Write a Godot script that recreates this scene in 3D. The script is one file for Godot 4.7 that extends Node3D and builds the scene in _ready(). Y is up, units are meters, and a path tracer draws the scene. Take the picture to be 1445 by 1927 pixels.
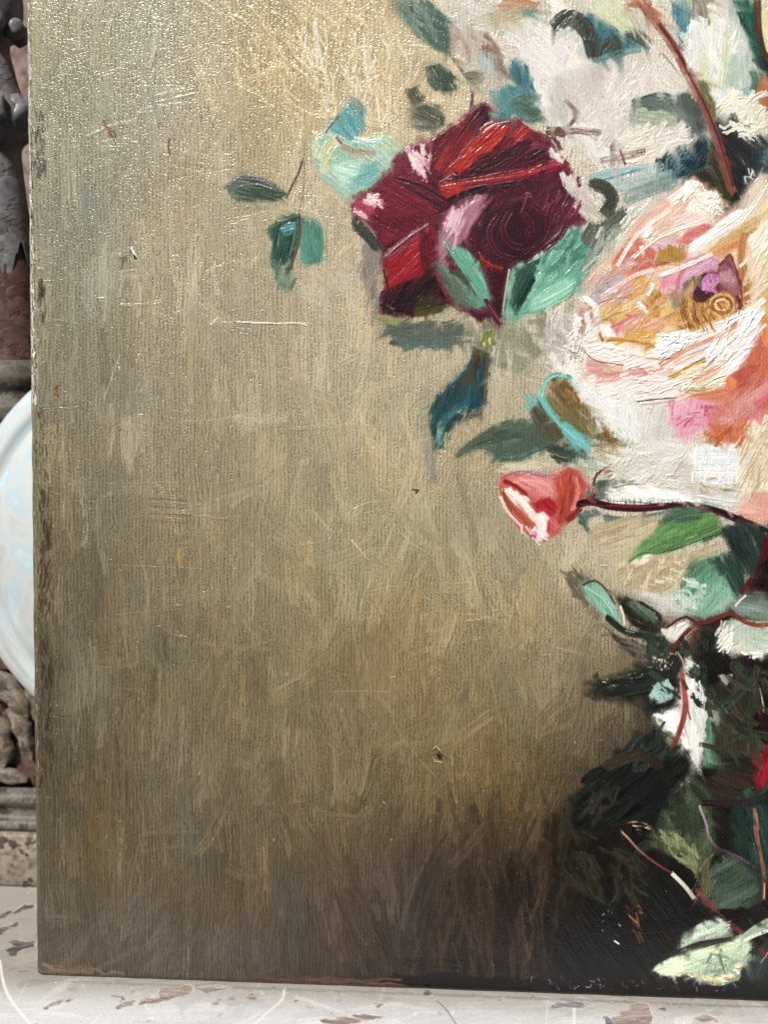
extends Node3D
# A stretched oil painting of roses leaning on an old painted shelf; carved woodwork and a pearly vase behind its left edge.
# One painted unit is 0.25 mm. Brush marks were traced on the photograph and are laid flat onto the plane of the canvas.

const UNIT := 0.00025
const TEXEL := 1.3            # painted units per texel
const MARGIN := 60.0          # turned-over canvas on the left and at the bottom
const WIDE := 1625.0
const TALL := 2000.0
const LEAN := 0.1158          # the canvas leans back by 6.6 degrees
const SHELF_X0 := -0.40
const SHELF_Z0 := -0.085
const SHELF_TEXEL := 0.0005

var eye := Vector3(0.19979, 0.31593, 0.48)
var view := Basis(Vector3(0.998166, 0.0, -0.060535), Vector3(-0.010312, 0.985384, -0.170038), Vector3(0.05965, 0.170351, 0.983576))
var up_canvas := Vector3(0, 0.993303, -0.115537)
var out_canvas := Vector3(0, 0.115537, 0.993303)
var focal := 2066.27
var rng := RandomNumberGenerator.new()
var streak := PackedFloat32Array()
var bristle := PackedFloat32Array()
var parts := []
var painter: Painter


class Mark:
	var pts := PackedVector2Array()
	var w := 5.0
	var c0 := Color.WHITE
	var c1 := Color.WHITE
	var tone := 0.06
	var op := 0.95
	var dry := 0.0
	var thick := 0.05
	var soft := 0.0
	var pull := 0.0
	var rag := 1.0
	var nb := 8
	var shift := 0
	var box := Rect2()
	var length := 0.0


class Band:
	var x_size := 0
	var y0 := 0
	var y1 := 0
	var r := PackedFloat32Array()
	var g := PackedFloat32Array()
	var b := PackedFloat32Array()
	var h := PackedFloat32Array()
	var grain := PackedFloat32Array()
	var done := PackedInt32Array()
	var color_bytes := PackedByteArray()

	func start(im: Image, weave: float, noise: PackedByteArray, fine: PackedByteArray, dash: PackedByteArray, gaps: float) -> void:
		var n := x_size * (y1 - y0)
		r.resize(n); g.resize(n); b.resize(n); h.resize(n); grain.resize(n); done.resize(n)
		done.fill(-1)
		var data := im.get_data()
		var i := 0
		for y in range(y0, y1):
			for x in x_size:
				var k := y * x_size + x
				var a: float = noise[k] / 255.0
				var f: float = fine[k] / 255.0
				var wx := x + 5.0 * a
				var wy := y - 5.0 * a
				var t := sin(wx * 2.30) * sin(wy * 2.12 + 1.57 * floorf(wx * 0.366)) * 0.5 + sin(wx * 1.15 + 3.0 * f) * 0.22
				var v: float = (dash[k] / 255.0 - 0.5) * clampf(0.25 + a * 1.1, 0.2, 1.0)
				var q := 0.5 + 0.36 * t * weave + (f - 0.5) * (1.5 - 0.9 * weave) + v * 0.32 * weave
				grain[i] = q
				h[i] = (q - 0.5) * 0.12 * weave + (f - 0.5) * 0.05
				var s: float = 1.0 - gaps * clampf(0.62 - q, 0.0, 0.5)
				r[i] = data[k * 3] / 255.0 * s
				g[i] = data[k * 3 + 1] / 255.0 * s
				b[i] = data[k * 3 + 2] / 255.0 * s
				i += 1

	func paint(marks: Array, table: PackedFloat32Array, hairs: PackedFloat32Array) -> void:
		for id in marks.size():
			var m: Mark = marks[id]
			if m.box.end.y < y0 or m.box.position.y >= y1:
				continue
			var arc := 0.0
			var w := m.w
			var n_seg := m.pts.size() - 1
			var hard := 1.0 / maxf(m.soft, 1.4 / w)
			var plain := m.soft > 0.6
			var op := m.op
			var dry := m.dry
			var rag := m.rag
			var shift := m.shift
			var nb := m.nb
			var whole := m.length
			var tone := m.tone
			var thick := m.thick
			var pull := m.pull
			var cr := m.c0.r
			var cg := m.c0.g
			var cb := m.c0.b
			var dr := m.c1.r - cr
			var dg := m.c1.g - cg
			var db := m.c1.b - cb
			for s in n_seg:
				var a := m.pts[s]
				var d := m.pts[s + 1] - a
				var l := d.length()
				if l < 0.001:
					continue
				var u := d / l
				var x0 := maxi(0, int(minf(a.x, a.x + d.x) - w - 1))
				var x1 := mini(x_size, int(maxf(a.x, a.x + d.x) + w + 2))
				var ya := maxi(y0, int(minf(a.y, a.y + d.y) - w - 1))
				var yb := mini(y1, int(maxf(a.y, a.y + d.y) + w + 2))
				var steep := absf(u.y) > 0.08
				for y in range(ya, yb):
					var py := y - a.y
					var xa := x0
					var xb := x1
					if steep:
						var mid := a.x + py * u.x / u.y
						var reach := w / absf(u.y)
						xa = maxi(x0, int(mid - reach))
						xb = mini(x1, int(mid + reach) + 2)
					var i := (y - y0) * x_size + xa - 1
					for x in range(xa, xb):
						i += 1
						var px := x - a.x
						var t := px * u.x + py * u.y
						if t < -w or t > l + w:
							continue
						var p := px * u.y - py * u.x
						if p > w or p < -w:
							continue
						if done[i] == id:
							continue
						var along := arc + clampf(t, 0.0, l)
						var q := p / w
						var alpha := 0.0
						var hb := 0.5
						var st := 0.5
						var off := 0.0
						if t < 0.0:
							off = -t
						elif t > l:
							off = t - l
						if off > 0.0:
							var rr := sqrt(p * p + off * off)
							if rr > w:
								continue
							if s > 0 and t < 0.0 or s < n_seg - 1 and t > l:
								pass
							else:
								alpha = -off / w
						if plain:
							var rad := absf(q)
							if off > 0.0:
								rad = sqrt(p * p + off * off) / w
							var e := clampf((1.0 - rad) * hard, 0.0, 1.0)
							alpha = e * e * (3.0 - 2.0 * e) * op
							alpha *= clampf(0.75 + (grain[i] - 0.5) * dry * 3.0, 0.0, 1.0)
						else:
							var row := (int((q * 0.5 + 0.5) * nb) + shift) & 63
							hb = hairs[row]
							st = table[row * 256 + ((int(along * 0.45) + shift * 7) & 255)]
							var e := clampf((1.0 - absf(q)) * hard, 0.0, 1.0)
							var left := minf(along, whole - along) / w + alpha * 1.6
							var ends := clampf((left - (hb - 0.62) * rag) * 2.2 + 0.5, 0.0, 1.0)
							var cover := 1.0
							if dry > 0.0:
								cover = clampf((st * 0.55 + hb * 0.25 + grain[i] * 0.55 - dry * 1.05) * 5.0, 0.0, 1.0)
							alpha = e * ends * cover * op
						if alpha < 0.01:
							continue
						done[i] = id
						if pull != 0.0:
							var sx := clampi(int(x - u.x * pull + 0.5), 0, x_size - 1)
							var sy := clampi(int(y - u.y * pull + 0.5), y0, y1 - 1)
							var j := (sy - y0) * x_size + sx
							r[i] += (r[j] - r[i]) * alpha
							g[i] += (g[j] - g[i]) * alpha
							b[i] += (b[j] - b[i]) * alpha
							h[i] += (h[j] + (hb - 0.5) * thick - h[i]) * alpha * 0.6
							continue
						var k := along / whole
						var tn := ((hb - 0.5) * 1.0 + (st - 0.5) * 0.9) * tone
						r[i] += (cr + dr * k + tn - r[i]) * alpha
						g[i] += (cg + dg * k + tn - g[i]) * alpha
						b[i] += (cb + db * k + tn - b[i]) * alpha
						if thick != 0.0:
							var body := thick * (0.35 + 0.75 * hb * st * 2.0 + 0.35 * q * q)
							h[i] += (h[i] * 0.45 + body - h[i]) * alpha * (0.3 if plain else 1.0)
				arc += l

	func finish(scale_all: float, dirt: float, curve: float) -> void:
		var n := r.size()
		color_bytes.resize(n * 3)
		for i in n:
			# grime sits in the hollows of the weave where the paint is thin
			var low := clampf(0.52 - grain[i], -0.10, 0.34) * clampf(1.15 - h[i] * 5.0, 0.12, 1.0)
			var scale := scale_all * (1.0 - dirt * low)
			h[i] += (grain[i] - 0.5) * 0.05
			var cr := clampf(r[i] * scale, 0.0, 1.0)
			var cg := clampf(g[i] * scale, 0.0, 1.0)
			var cb := clampf(b[i] * scale, 0.0, 1.0)
			var y := 0.3 * cr + 0.59 * cg + 0.11 * cb
			var top := maxf(cr, maxf(cg, cb))
			var lift := 1.0 + curve * (top * (3.0 - 2.0 * top) - 1.0)     # the full range of old oil paint, from lead white to bitumen
			var mute := 0.10 if curve > 0.0 else 0.0
			color_bytes[i * 3] = int(clampf((cr + (y - cr) * mute) * lift, 0.010, 0.985) * 255.0)
			color_bytes[i * 3 + 1] = int(clampf((cg + (y - cg) * mute) * lift, 0.010, 0.985) * 255.0)
			color_bytes[i * 3 + 2] = int(clampf((cb + (y - cb) * mute) * lift, 0.010, 0.985) * 255.0)


class Painter:
	var x_size := 0
	var y_size := 0
	var bands := []
	var marks := []
	var table: PackedFloat32Array
	var hairs: PackedFloat32Array
	var base: Image
	var weave := 1.0
	var gaps := 0.35
	var noise: PackedByteArray
	var fine: PackedByteArray
	var dash: PackedByteArray
	var scale := 0.93
	var dirt := 0.8
	var curve := 0.5

	func band(k: int) -> void:
		var t: Band = bands[k]
		t.start(base, weave, noise, fine, dash, gaps)
		t.paint(marks, table, hairs)
		t.finish(scale, dirt, curve)

	func run() -> Array:
		var f := FastNoiseLite.new()
		f.seed = 5
		f.frequency = 0.012
		f.fractal_octaves = 2
		noise = f.get_image(x_size, y_size, false, false, false).get_data()
		f.seed = 9
		f.frequency = 0.33
		f.fractal_octaves = 2
		fine = f.get_image(x_size, y_size, false, false, false).get_data()
		f.seed = 19
		f.frequency = 0.30
		f.fractal_octaves = 3
		var long := f.get_image(x_size, y_size / 7 + 2, false, false, false)
		long.resize(x_size, y_size, Image.INTERPOLATE_CUBIC)
		dash = long.get_data()
		var count := 1
		for k in count:
			var t := Band.new()
			t.x_size = x_size
			t.y0 = y_size * k / count
			t.y1 = y_size * (k + 1) / count
			bands.append(t)
			band(k)
		var colors := PackedByteArray()
		var heights := PackedFloat32Array()
		for t in bands:
			colors.append_array(t.color_bytes)
			heights.append_array(t.h)
		var a := Image.create_from_data(x_size, y_size, false, Image.FORMAT_RGB8, colors)
		var b := Image.create_from_data(x_size, y_size, false, Image.FORMAT_RF, heights.to_byte_array())
		bands.clear()
		return [ImageTexture.create_from_image(a), ImageTexture.create_from_image(b)]


# ---------------------------------------------------------------- tracing and brushes

var on_shelf := false
var gain := 1.0

func ray(px: float, py: float) -> Vector3:
	return view * Vector3((px - 722.5) / focal, -(py - 963.5) / focal, -1.0)

func trace(px: float, py: float) -> Vector2:      # a traced point, laid on the canvas (or the shelf), in texels
	var d := ray(px, py)
	if on_shelf:
		var q := eye + d * (-eye.y / d.y)
		return Vector2((q.x - SHELF_X0) / SHELF_TEXEL, (q.z - SHELF_Z0) / SHELF_TEXEL)
	var p := eye + d * (-eye.dot(out_canvas) / d.dot(out_canvas))
	return texel(p.x / UNIT, p.dot(up_canvas) / UNIT)

func texel(s: float, t: float) -> Vector2:
	return Vector2((s + MARGIN) / TEXEL, (TALL - t) / TEXEL)

func parse(text: String) -> PackedVector2Array:
	var out := PackedVector2Array()
	for w in text.split(" ", false):
		var c := w.split(",")
		out.append(trace(c[0].to_float(), c[1].to_float()))
	return out

func colors(text: String) -> Array:
	var out := []
	for w in text.split(" ", false):
		out.append(Color.html(w))
	return out

func pick(list: Array, k: float) -> Color:
	var f := clampf(k, 0.0, 0.9999) * (list.size() - 1)
	var i := int(f)
	return list[i] if i + 1 >= list.size() else (list[i] as Color).lerp(list[i + 1], f - i)

func smooth(p: PackedVector2Array, step: float) -> PackedVector2Array:
	if p.size() < 3:
		return p
	var out := PackedVector2Array()
	for i in p.size() - 1:
		var a := p[maxi(i - 1, 0)]
		var d := p[mini(i + 2, p.size() - 1)]
		var n := clampi(int(p[i].distance_to(p[i + 1]) / step), 1, 12)
		for k in n:
			out.append(p[i].cubic_interpolate(p[i + 1], a, d, float(k) / n))
	out.append(p[p.size() - 1])
	return out

func mark(pts: PackedVector2Array, w: float, c0: Color, c1: Color, o := {}) -> void:
	var m := Mark.new()
	m.pts = pts
	m.w = maxf(w, 0.75)
	m.c0 = c0 * gain
	m.c1 = c1 * gain
	m.op = o.get("op", 0.95)
	m.dry = o.get("dry", 0.0)
	m.thick = o.get("h", 0.05)
	m.tone = o.get("tone", 0.07)
	m.soft = o.get("soft", 0.0)
	m.rag = o.get("rag", 1.0)
	m.pull = o.get("pull", 0.0)
	m.nb = maxi(2, int(m.w * o.get("hair", 1.1)))
	m.shift = rng.randi() & 1023
	m.box = Rect2(pts[0], Vector2.ZERO)
	for q in pts:
		m.box = m.box.expand(q)
	m.box = m.box.grow(m.w + 1)
	for i in pts.size() - 1:
		m.length += pts[i].distance_to(pts[i + 1])
	m.length = maxf(m.length, 0.5)
	painter.marks.append(m)

# a stroke along traced points; w is its whole width in painted units
func l(text: String, w: float, cols: String, o := {}) -> void:
	var c := colors(cols)
	var pts := smooth(parse(text), 6.0)
	mark(pts, w / 2.0 / TEXEL, c[0], c[c.size() - 1], o)
	if o.has("part"):
		parts.append({"name": o.part, "of": o.get("of", ""), "label": o.get("label", ""), "line": pts, "w": w / 2.0 / TEXEL})

# a soft glaze
func g(text: String, w: float, cols: String, op := 0.5, dry := 0.0) -> void:
	var c := colors(cols)
	mark(smooth(parse(text), 10.0), w / 2.0 / TEXEL, c[0], c[c.size() - 1], {"op": op, "soft": 1.0, "h": 0.0, "dry": dry})

# an area filled with brush marks that run at an angle (degrees, clockwise from the right)
func p(text: String, angle: float, cols: String, w := 10.0, o := {}) -> void:
	var poly := parse(text)
	var c := colors(cols)
	var a := deg_to_rad(angle)
	var turned := PackedVector2Array()
	var lo := INF
	var hi := -INF
	for q in poly:
		var v := q.rotated(-a)
		turned.append(v)
		lo = minf(lo, v.y)
		hi = maxf(hi, v.y)
	var half := w / 2.0 / TEXEL
	# thin colour dragged out round a leaf, so that it sits in the ground behind it
	if o.get("part", "") in ["painted_leaf", "painted_rose", "painted_rosebud"]:
		var haze := smooth(poly + PackedVector2Array([poly[0], poly[1]]), 10.0)
		var near := painter.base.get_pixel(clampi(int(poly[0].x), 0, painter.x_size - 1), clampi(int(poly[0].y), 0, painter.y_size - 1))
		var dim := (c[c.size() - 1] as Color).lerp(near, 0.55)
		mark(haze, 13.0, dim, dim, {"op": 0.4, "soft": 1.0, "h": 0.0, "dry": 0.35})
		mark(haze, 6.0, dim, dim, {"op": 0.4, "soft": 1.0, "h": 0.0, "dry": 0.2})
	for layer in 2:
		var hw := half if layer == 0 else half * 0.62
		var y := lo + hw * 0.4
		while y < hi:
			var xs := []
			for i in turned.size():
				var e := turned[i]
				var f := turned[(i + 1) % turned.size()]
				if (e.y > y) != (f.y > y):
					xs.append(e.x + (f.x - e.x) * (y - e.y) / (f.y - e.y))
			xs.sort()
			for i in range(0, xs.size() - 1, 2):
				var x0: float = xs[i] + hw * rng.randf_range(-0.25, 0.35)
				var x1: float = xs[i + 1] - hw * rng.randf_range(-0.25, 0.35)
				if x1 - x0 < hw * 0.5:
					x1 = x0 + hw * 0.5
				var x := x0
				while x < x1 - 0.01:
					var go := x1 if layer == 0 and rng.randf() < 0.5 else minf(x1, x + hw * rng.randf_range(4.0, 11.0))
					if x1 - go < hw * 1.5:
						go = x1
					if layer == 0 or rng.randf() < 0.62:
						var bow := hw * rng.randf_range(-0.5, 0.5)
						var jy := hw * rng.randf_range(-0.25, 0.25)
						var line := PackedVector2Array([Vector2(x, y + jy).rotated(a), Vector2((x + go) / 2.0, y + jy + bow).rotated(a), Vector2(go, y + jy - bow * 0.4).rotated(a)])
						var k := (y - lo) / (hi - lo)
						var c0 := pick(c, k + rng.randf_range(-0.22, 0.22))
						var c1 := pick(c, k + rng.randf_range(-0.22, 0.22))
						var lift := rng.randf_range(-0.03, 0.03)
						var tint := Color(lift, lift, lift, 0)
						mark(line, hw, c0 + tint, c1 + tint, {"op": o.get("op", 0.95) * (1.0 if layer == 0 else 0.8), "dry": o.get("dry", 0.0) if layer == 0 else maxf(0.32, o.get("dry", 0.0)), "h": o.get("h", 0.06), "tone": o.get("tone", 0.09), "rag": o.get("rag", 0.9), "soft": o.get("soft", 0.0)})
					x = go - hw * (0.8 if go < x1 else 0.0)
			y += hw * (1.25 if layer == 0 else 1.7)
	# the wet marks are drawn into each other
	if o.get("melt", 1.0) > 0.0 and w >= 9.0:
		var area := 0.0
		for i in poly.size():
			area += poly[i].cross(poly[(i + 1) % poly.size()]) / 2.0
		var n := int(absf(area) / (half * half * 9.0) * o.get("melt", 1.0))
		var sway: float = o.get("sway", 16.0)
		for k in n:
			var q := poly[rng.randi() % poly.size()].lerp(poly[rng.randi() % poly.size()], rng.randf()).lerp(poly[rng.randi() % poly.size()], rng.randf() * 0.6)
			if not Geometry2D.is_point_in_polygon(q, poly):
				continue
			var d := Vector2.from_angle(a + deg_to_rad(rng.randf_range(-sway, sway))) * half * rng.randf_range(1.5, 3.5) * (1.0 if rng.randf() < 0.5 else -1.0)
			mark(PackedVector2Array([q - d, q + d.orthogonal() * rng.randf_range(-0.2, 0.2), q + d]), half * rng.randf_range(0.6, 1.2), c[0], c[0], {"pull": half * 0.9, "op": 0.6, "h": 0.06, "soft": 0.5, "rag": 0.7, "dry": 0.1})
	# the edge is dragged with a soft brush, so that the marks melt together
	if o.get("rim", 1.0) > 0.0:
		var edge := smooth(poly + PackedVector2Array([poly[0], poly[1]]), 8.0)
		if rng.randf() < 0.5:
			edge.reverse()
		mark(edge, half * 0.75, c[0], c[0], {"pull": half * 0.8, "op": 0.75, "h": 0.05, "soft": 0.5, "rag": 0.2})
	# and feathered across its border
	if o.get("feather", 1.0) > 0.0 and w >= 8.0:
		var around := 0.0
		for i in poly.size():
			around += poly[i].distance_to(poly[(i + 1) % poly.size()])
		for k in int(around / 13.0 * o.get("feather", 1.0)):
			var i := rng.randi() % poly.size()
			var e := poly[i]
			var f := poly[(i + 1) % poly.size()]
			var q := e.lerp(f, rng.randf())
			var d := (f - e).normalized().rotated(rng.randf_range(0.5, 2.6) * (1.0 if rng.randf() < 0.5 else -1.0)) * rng.randf_range(2.5, 6.5)
			mark(PackedVector2Array([q - d, q + d]), half * rng.randf_range(0.5, 1.0), c[0], c[0], {"pull": half * rng.randf_range(0.7, 1.3), "op": 0.5, "h": 0.05, "soft": 0.8, "rag": 0.9, "dry": 0.15})
	if o.has("part"):
		parts.append({"name": o.part, "of": o.get("of", ""), "label": o.get("label", ""), "poly": poly})

# drags the wet paint inside an outline
func blend(text: String, n: int, angle: float, spread: float, w: float, len: float, op := 0.6) -> void:
	scatter(text, n, angle, spread, "808080", w, len, {"pull": w * 0.45, "op": op, "h": 0.06, "soft": 0.6, "rag": 0.6, "dry": 0.12})

# bristly scattered touches inside an outline
func scatter(text: String, n: int, angle: float, spread: float, cols: String, w: float, len: float, o := {}) -> void:
	var poly := parse(text)
	var c := colors(cols)
	var box := Rect2(poly[0], Vector2.ZERO)
	for q in poly:
		box = box.expand(q)
	var made := 0
	for tries in n * 4:
		if made >= n:
			break
		var q := box.position + Vector2(rng.randf(), rng.randf()) * box.size
		if not Geometry2D.is_point_in_polygon(q, poly):
			continue
		made += 1
		var a := deg_to_rad(angle + rng.randf_range(-spread, spread))
		var d := Vector2.from_angle(a) * len * rng.randf_range(0.5, 1.3) / TEXEL / 2.0
		var side := d.orthogonal() * rng.randf_range(-0.25, 0.25)
		var cc := pick(c, rng.randf())
		mark(PackedVector2Array([q - d, q + side, q + d]), w * rng.randf_range(0.6, 1.3) / 2.0 / TEXEL, cc, cc, o)


# ---------------------------------------------------------------- the scene

func _ready() -> void:
	rng.seed = 77
	var cam := Camera3D.new()
	cam.name = "camera"
	cam.fov = 50.0
	cam.near = 0.02
	cam.far = 60.0
	cam.transform = Transform3D(view, eye)
	var lens := CameraAttributesPhysical.new()
	lens.frustum_focal_length = 25.73
	lens.frustum_focus_distance = 0.52
	lens.exposure_aperture = 4.0
	cam.attributes = lens
	add_child(cam)
	cam.current = true
	var env := Environment.new()
	env.background_mode = Environment.BG_SKY
	var sky_mat := ProceduralSkyMaterial.new()
	sky_mat.sky_top_color = Color(0.62, 0.70, 0.82)
	sky_mat.sky_horizon_color = Color(0.70, 0.72, 0.74)
	sky_mat.sky_curve = 0.25
	sky_mat.ground_horizon_color = Color(0.30, 0.29, 0.28)
	sky_mat.ground_bottom_color = Color(0.20, 0.19, 0.18)
	sky_mat.sky_energy_multiplier = 0.5
	sky_mat.ground_energy_multiplier = 0.22
	var sky := Sky.new()
	sky.sky_material = sky_mat
	env.sky = sky
	env.tonemap_mode = Environment.TONE_MAPPER_LINEAR
	env.tonemap_exposure = 1.2
	env.sdfgi_enabled = true
	env.ssao_enabled = true
	env.ssil_enabled = true
	var we := WorldEnvironment.new()
	we.name = "world_environment"
	we.environment = env
	add_child(we)
	var sun := DirectionalLight3D.new()
	sun.name = "sun"
	sun.light_color = Color(1.0, 0.98, 0.95)
	sun.light_energy = 1.5
	sun.light_angular_distance = 6.0
	sun.shadow_enabled = true
	add_child(sun)
	sun.look_at_from_position(Vector3(-0.30, 0.98, 0.80), Vector3.ZERO)

	fill_tables()
	build_shelf()
	build_wall()
	build_pilaster()
	build_vase()
	build_painting()


func fill_tables() -> void:
	streak.resize(64 * 256)
	for row in 64:
		var keys := PackedFloat32Array()
		for k in 65:
			keys.append(rng.randf())
		for x in 256:
			var f := x / 4.0
			var i := int(f)
			var slow := lerpf(keys[i], keys[(i + 1) % 64], f - i)
			streak[row * 256 + x] = clampf(slow * 0.8 + rng.randf() * 0.2, 0.0, 1.0)
	bristle.resize(64)
	for k in 64:
		bristle[k] = rng.randf()


func obj(called: String, m: Mesh, mat: Material, parent: Node3D = self) -> MeshInstance3D:
	var o := MeshInstance3D.new()
	o.name = numbered(called, parent)
	o.mesh = m
	o.material_override = mat
	parent.add_child(o, true)
	return o

func numbered(called: String, parent: Node) -> String:
	if not parent.has_node(NodePath(called)):
		return called
	var k := 1
	while parent.has_node(NodePath("%s_%03d" % [called, k])):
		k += 1
	return "%s_%03d" % [called, k]

func thing(called: String, label: String, category: String, at: Vector3) -> Node3D:
	var o := Node3D.new()
	o.name = called
	add_child(o)
	o.position = at
	o.set_meta("label", label)
	o.set_meta("category", category)
	return o


# ---------------------------------------------------------------- canvas

func front(q: Vector2) -> Vector2:                # texel -> metres along and up the canvas
	return Vector2((q.x * TEXEL - MARGIN) * UNIT, (TALL - q.y * TEXEL) * UNIT)

func uv_of(q: Vector2) -> Vector2:
	return Vector2(q.x / painter.x_size, q.y / painter.y_size)

func painted_material(maps: Array, rough: float, relief: float) -> StandardMaterial3D:
	var m := StandardMaterial3D.new()
	m.albedo_texture = maps[0]
	m.roughness = rough
	m.metallic_specular = 0.46
	m.heightmap_enabled = true
	m.heightmap_texture = maps[1]
	m.heightmap_scale = relief
	m.texture_repeat = false
	return m

func build_painting() -> void:
	on_shelf = false
	painter = Painter.new()
	painter.x_size = int((MARGIN + WIDE) / TEXEL)
	painter.y_size = int((MARGIN + TALL) / TEXEL)
	painter.table = streak
	painter.hairs = bristle
	ground_colors()
	paint_ground()
	paint_upper()
	paint_red_rose()
	paint_middle()
	paint_pink_rose()
	gain = 1.16
	paint_lower()
	gain = 1.0
	paint_wear_and_glints()
	paint_accents()
	carry_on()
	var mat := painted_material(painter.run(), 0.29, 0.17)
	var root := thing("oil_painting", "unframed oil painting of roses on stretched canvas, leaning back on the shelf", "painting", Vector3(0, 0, 0))
	root.rotation.x = -asin(LEAN * 0.99777)
	var r := 0.0030
	var thick := 0.017
	# the face, and the canvas folded over a rounded edge
	var st := SurfaceTool.new()
	st.begin(Mesh.PRIMITIVE_TRIANGLES)
	var w := WIDE * UNIT
	var t := TALL * UNIT
	var wob := FastNoiseLite.new()
	wob.seed = 3
	wob.frequency = 0.011
	var us := []
	var nu := 70
	for k in 11:
		us.append([0, k / 10.0])
	for k in range(1, nu + 1):
		us.append([1, float(k) / nu])
	var vs := []
	for k in 11:
		vs.append([0, k / 10.0])
	for k in range(1, 121):
		vs.append([1, float(k) / 120])
	var place := func(a: Array, len: float) -> Array:        # [along, depth, texture run]
		if a[0] == 0:
			if a[1] < 0.25:
				var d: float = thick - r - (thick - r) * (a[1] / 0.25)
				return [0.0, -(r + d), -(r * 0.57 + d * 0.3)]
			var ang: float = (a[1] - 0.25) / 0.75 * PI / 2.0
			return [r - r * cos(ang), -(r - r * sin(ang)), r - r * cos(ang) - r * 0.57 * (1.0 - (a[1] - 0.25) / 0.75)]
		return [r + (len - r) * a[1], 0.0, r + (len - r) * a[1]]
	for j in vs.size():
		for i in us.size():
			var a: Array = place.call(us[i], w)
			var b: Array = place.call(vs[j], t)
			var depth: float = minf(a[1], b[1])
			if us[i][0] == 0 and vs[j][0] == 0 and us[i][1] >= 0.25 and vs[j][1] >= 0.25:
				var ax: float = (r - a[0]) / r
				var ay: float = (r - b[0]) / r
				depth = -r + r * sqrt(maxf(0.0, 1.0 - minf(1.0, ax * ax + ay * ay)))
			var nx := wob.get_noise_2d(b[0] / UNIT, 3.0) * 0.0004 * (1.0 if us[i][0] == 0 else maxf(0.0, 1.0 - a[0] / 0.02))
			var ny := wob.get_noise_2d(a[0] / UNIT, 90.0) * 0.0004 * (1.0 if vs[j][0] == 0 else maxf(0.0, 1.0 - b[0] / 0.02))
			st.set_uv(Vector2((a[2] / UNIT + MARGIN) / TEXEL / painter.x_size, (TALL - b[2] / UNIT) / TEXEL / painter.y_size))
			st.add_vertex(Vector3(a[0] + nx, maxf(b[0] + ny, 0.0), depth))
	var cols := us.size()
	for j in vs.size() - 1:
		for i in cols - 1:
			var k := j * cols + i
			for q in [k, k + cols, k + 1, k + 1, k + cols, k + cols + 1]:
				st.add_index(q)
	st.generate_normals()
	obj("canvas", st.commit(), mat, root)
	# stretcher bars behind
	var wood := StandardMaterial3D.new()
	wood.albedo_color = Color(0.42, 0.31, 0.2)
	wood.roughness = 0.8
	for bar in [[Vector3(0.024, t * 0.5, -0.0125), Vector3(0.042, t - 0.012, 0.014)], [Vector3(w * 0.5 + 0.02, 0.026, -0.0125), Vector3(w - 0.06, 0.042, 0.014)], [Vector3(w - 0.025, t * 0.5, -0.0125), Vector3(0.042, t - 0.012, 0.014)], [Vector3(w * 0.5, t - 0.028, -0.0125), Vector3(w - 0.1, 0.042, 0.014)]]:
		var bm := BoxMesh.new()
		bm.size = bar[1]
		obj("stretcher_bar", bm, wood, root).position = bar[0]
	# thick paint: every painted petal, leaf and stem stands a little proud of the weave
	var made := {}
	var order := 0
	for q in parts:
		order += 1
		var parent: Node3D = root
		var lift := 0.00006 + order * 0.0000035
		if q.of != "" and made.has(q.of):
			parent = made[q.of]
		var mesh := raised(q, lift)
		if mesh:
			var o := obj(q.name, mesh, mat, parent)
			if q.label != "":
				o.set_meta("label", q.label)
			if q.of == "" and not made.has(q.label):
				made[q.label] = o

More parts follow.
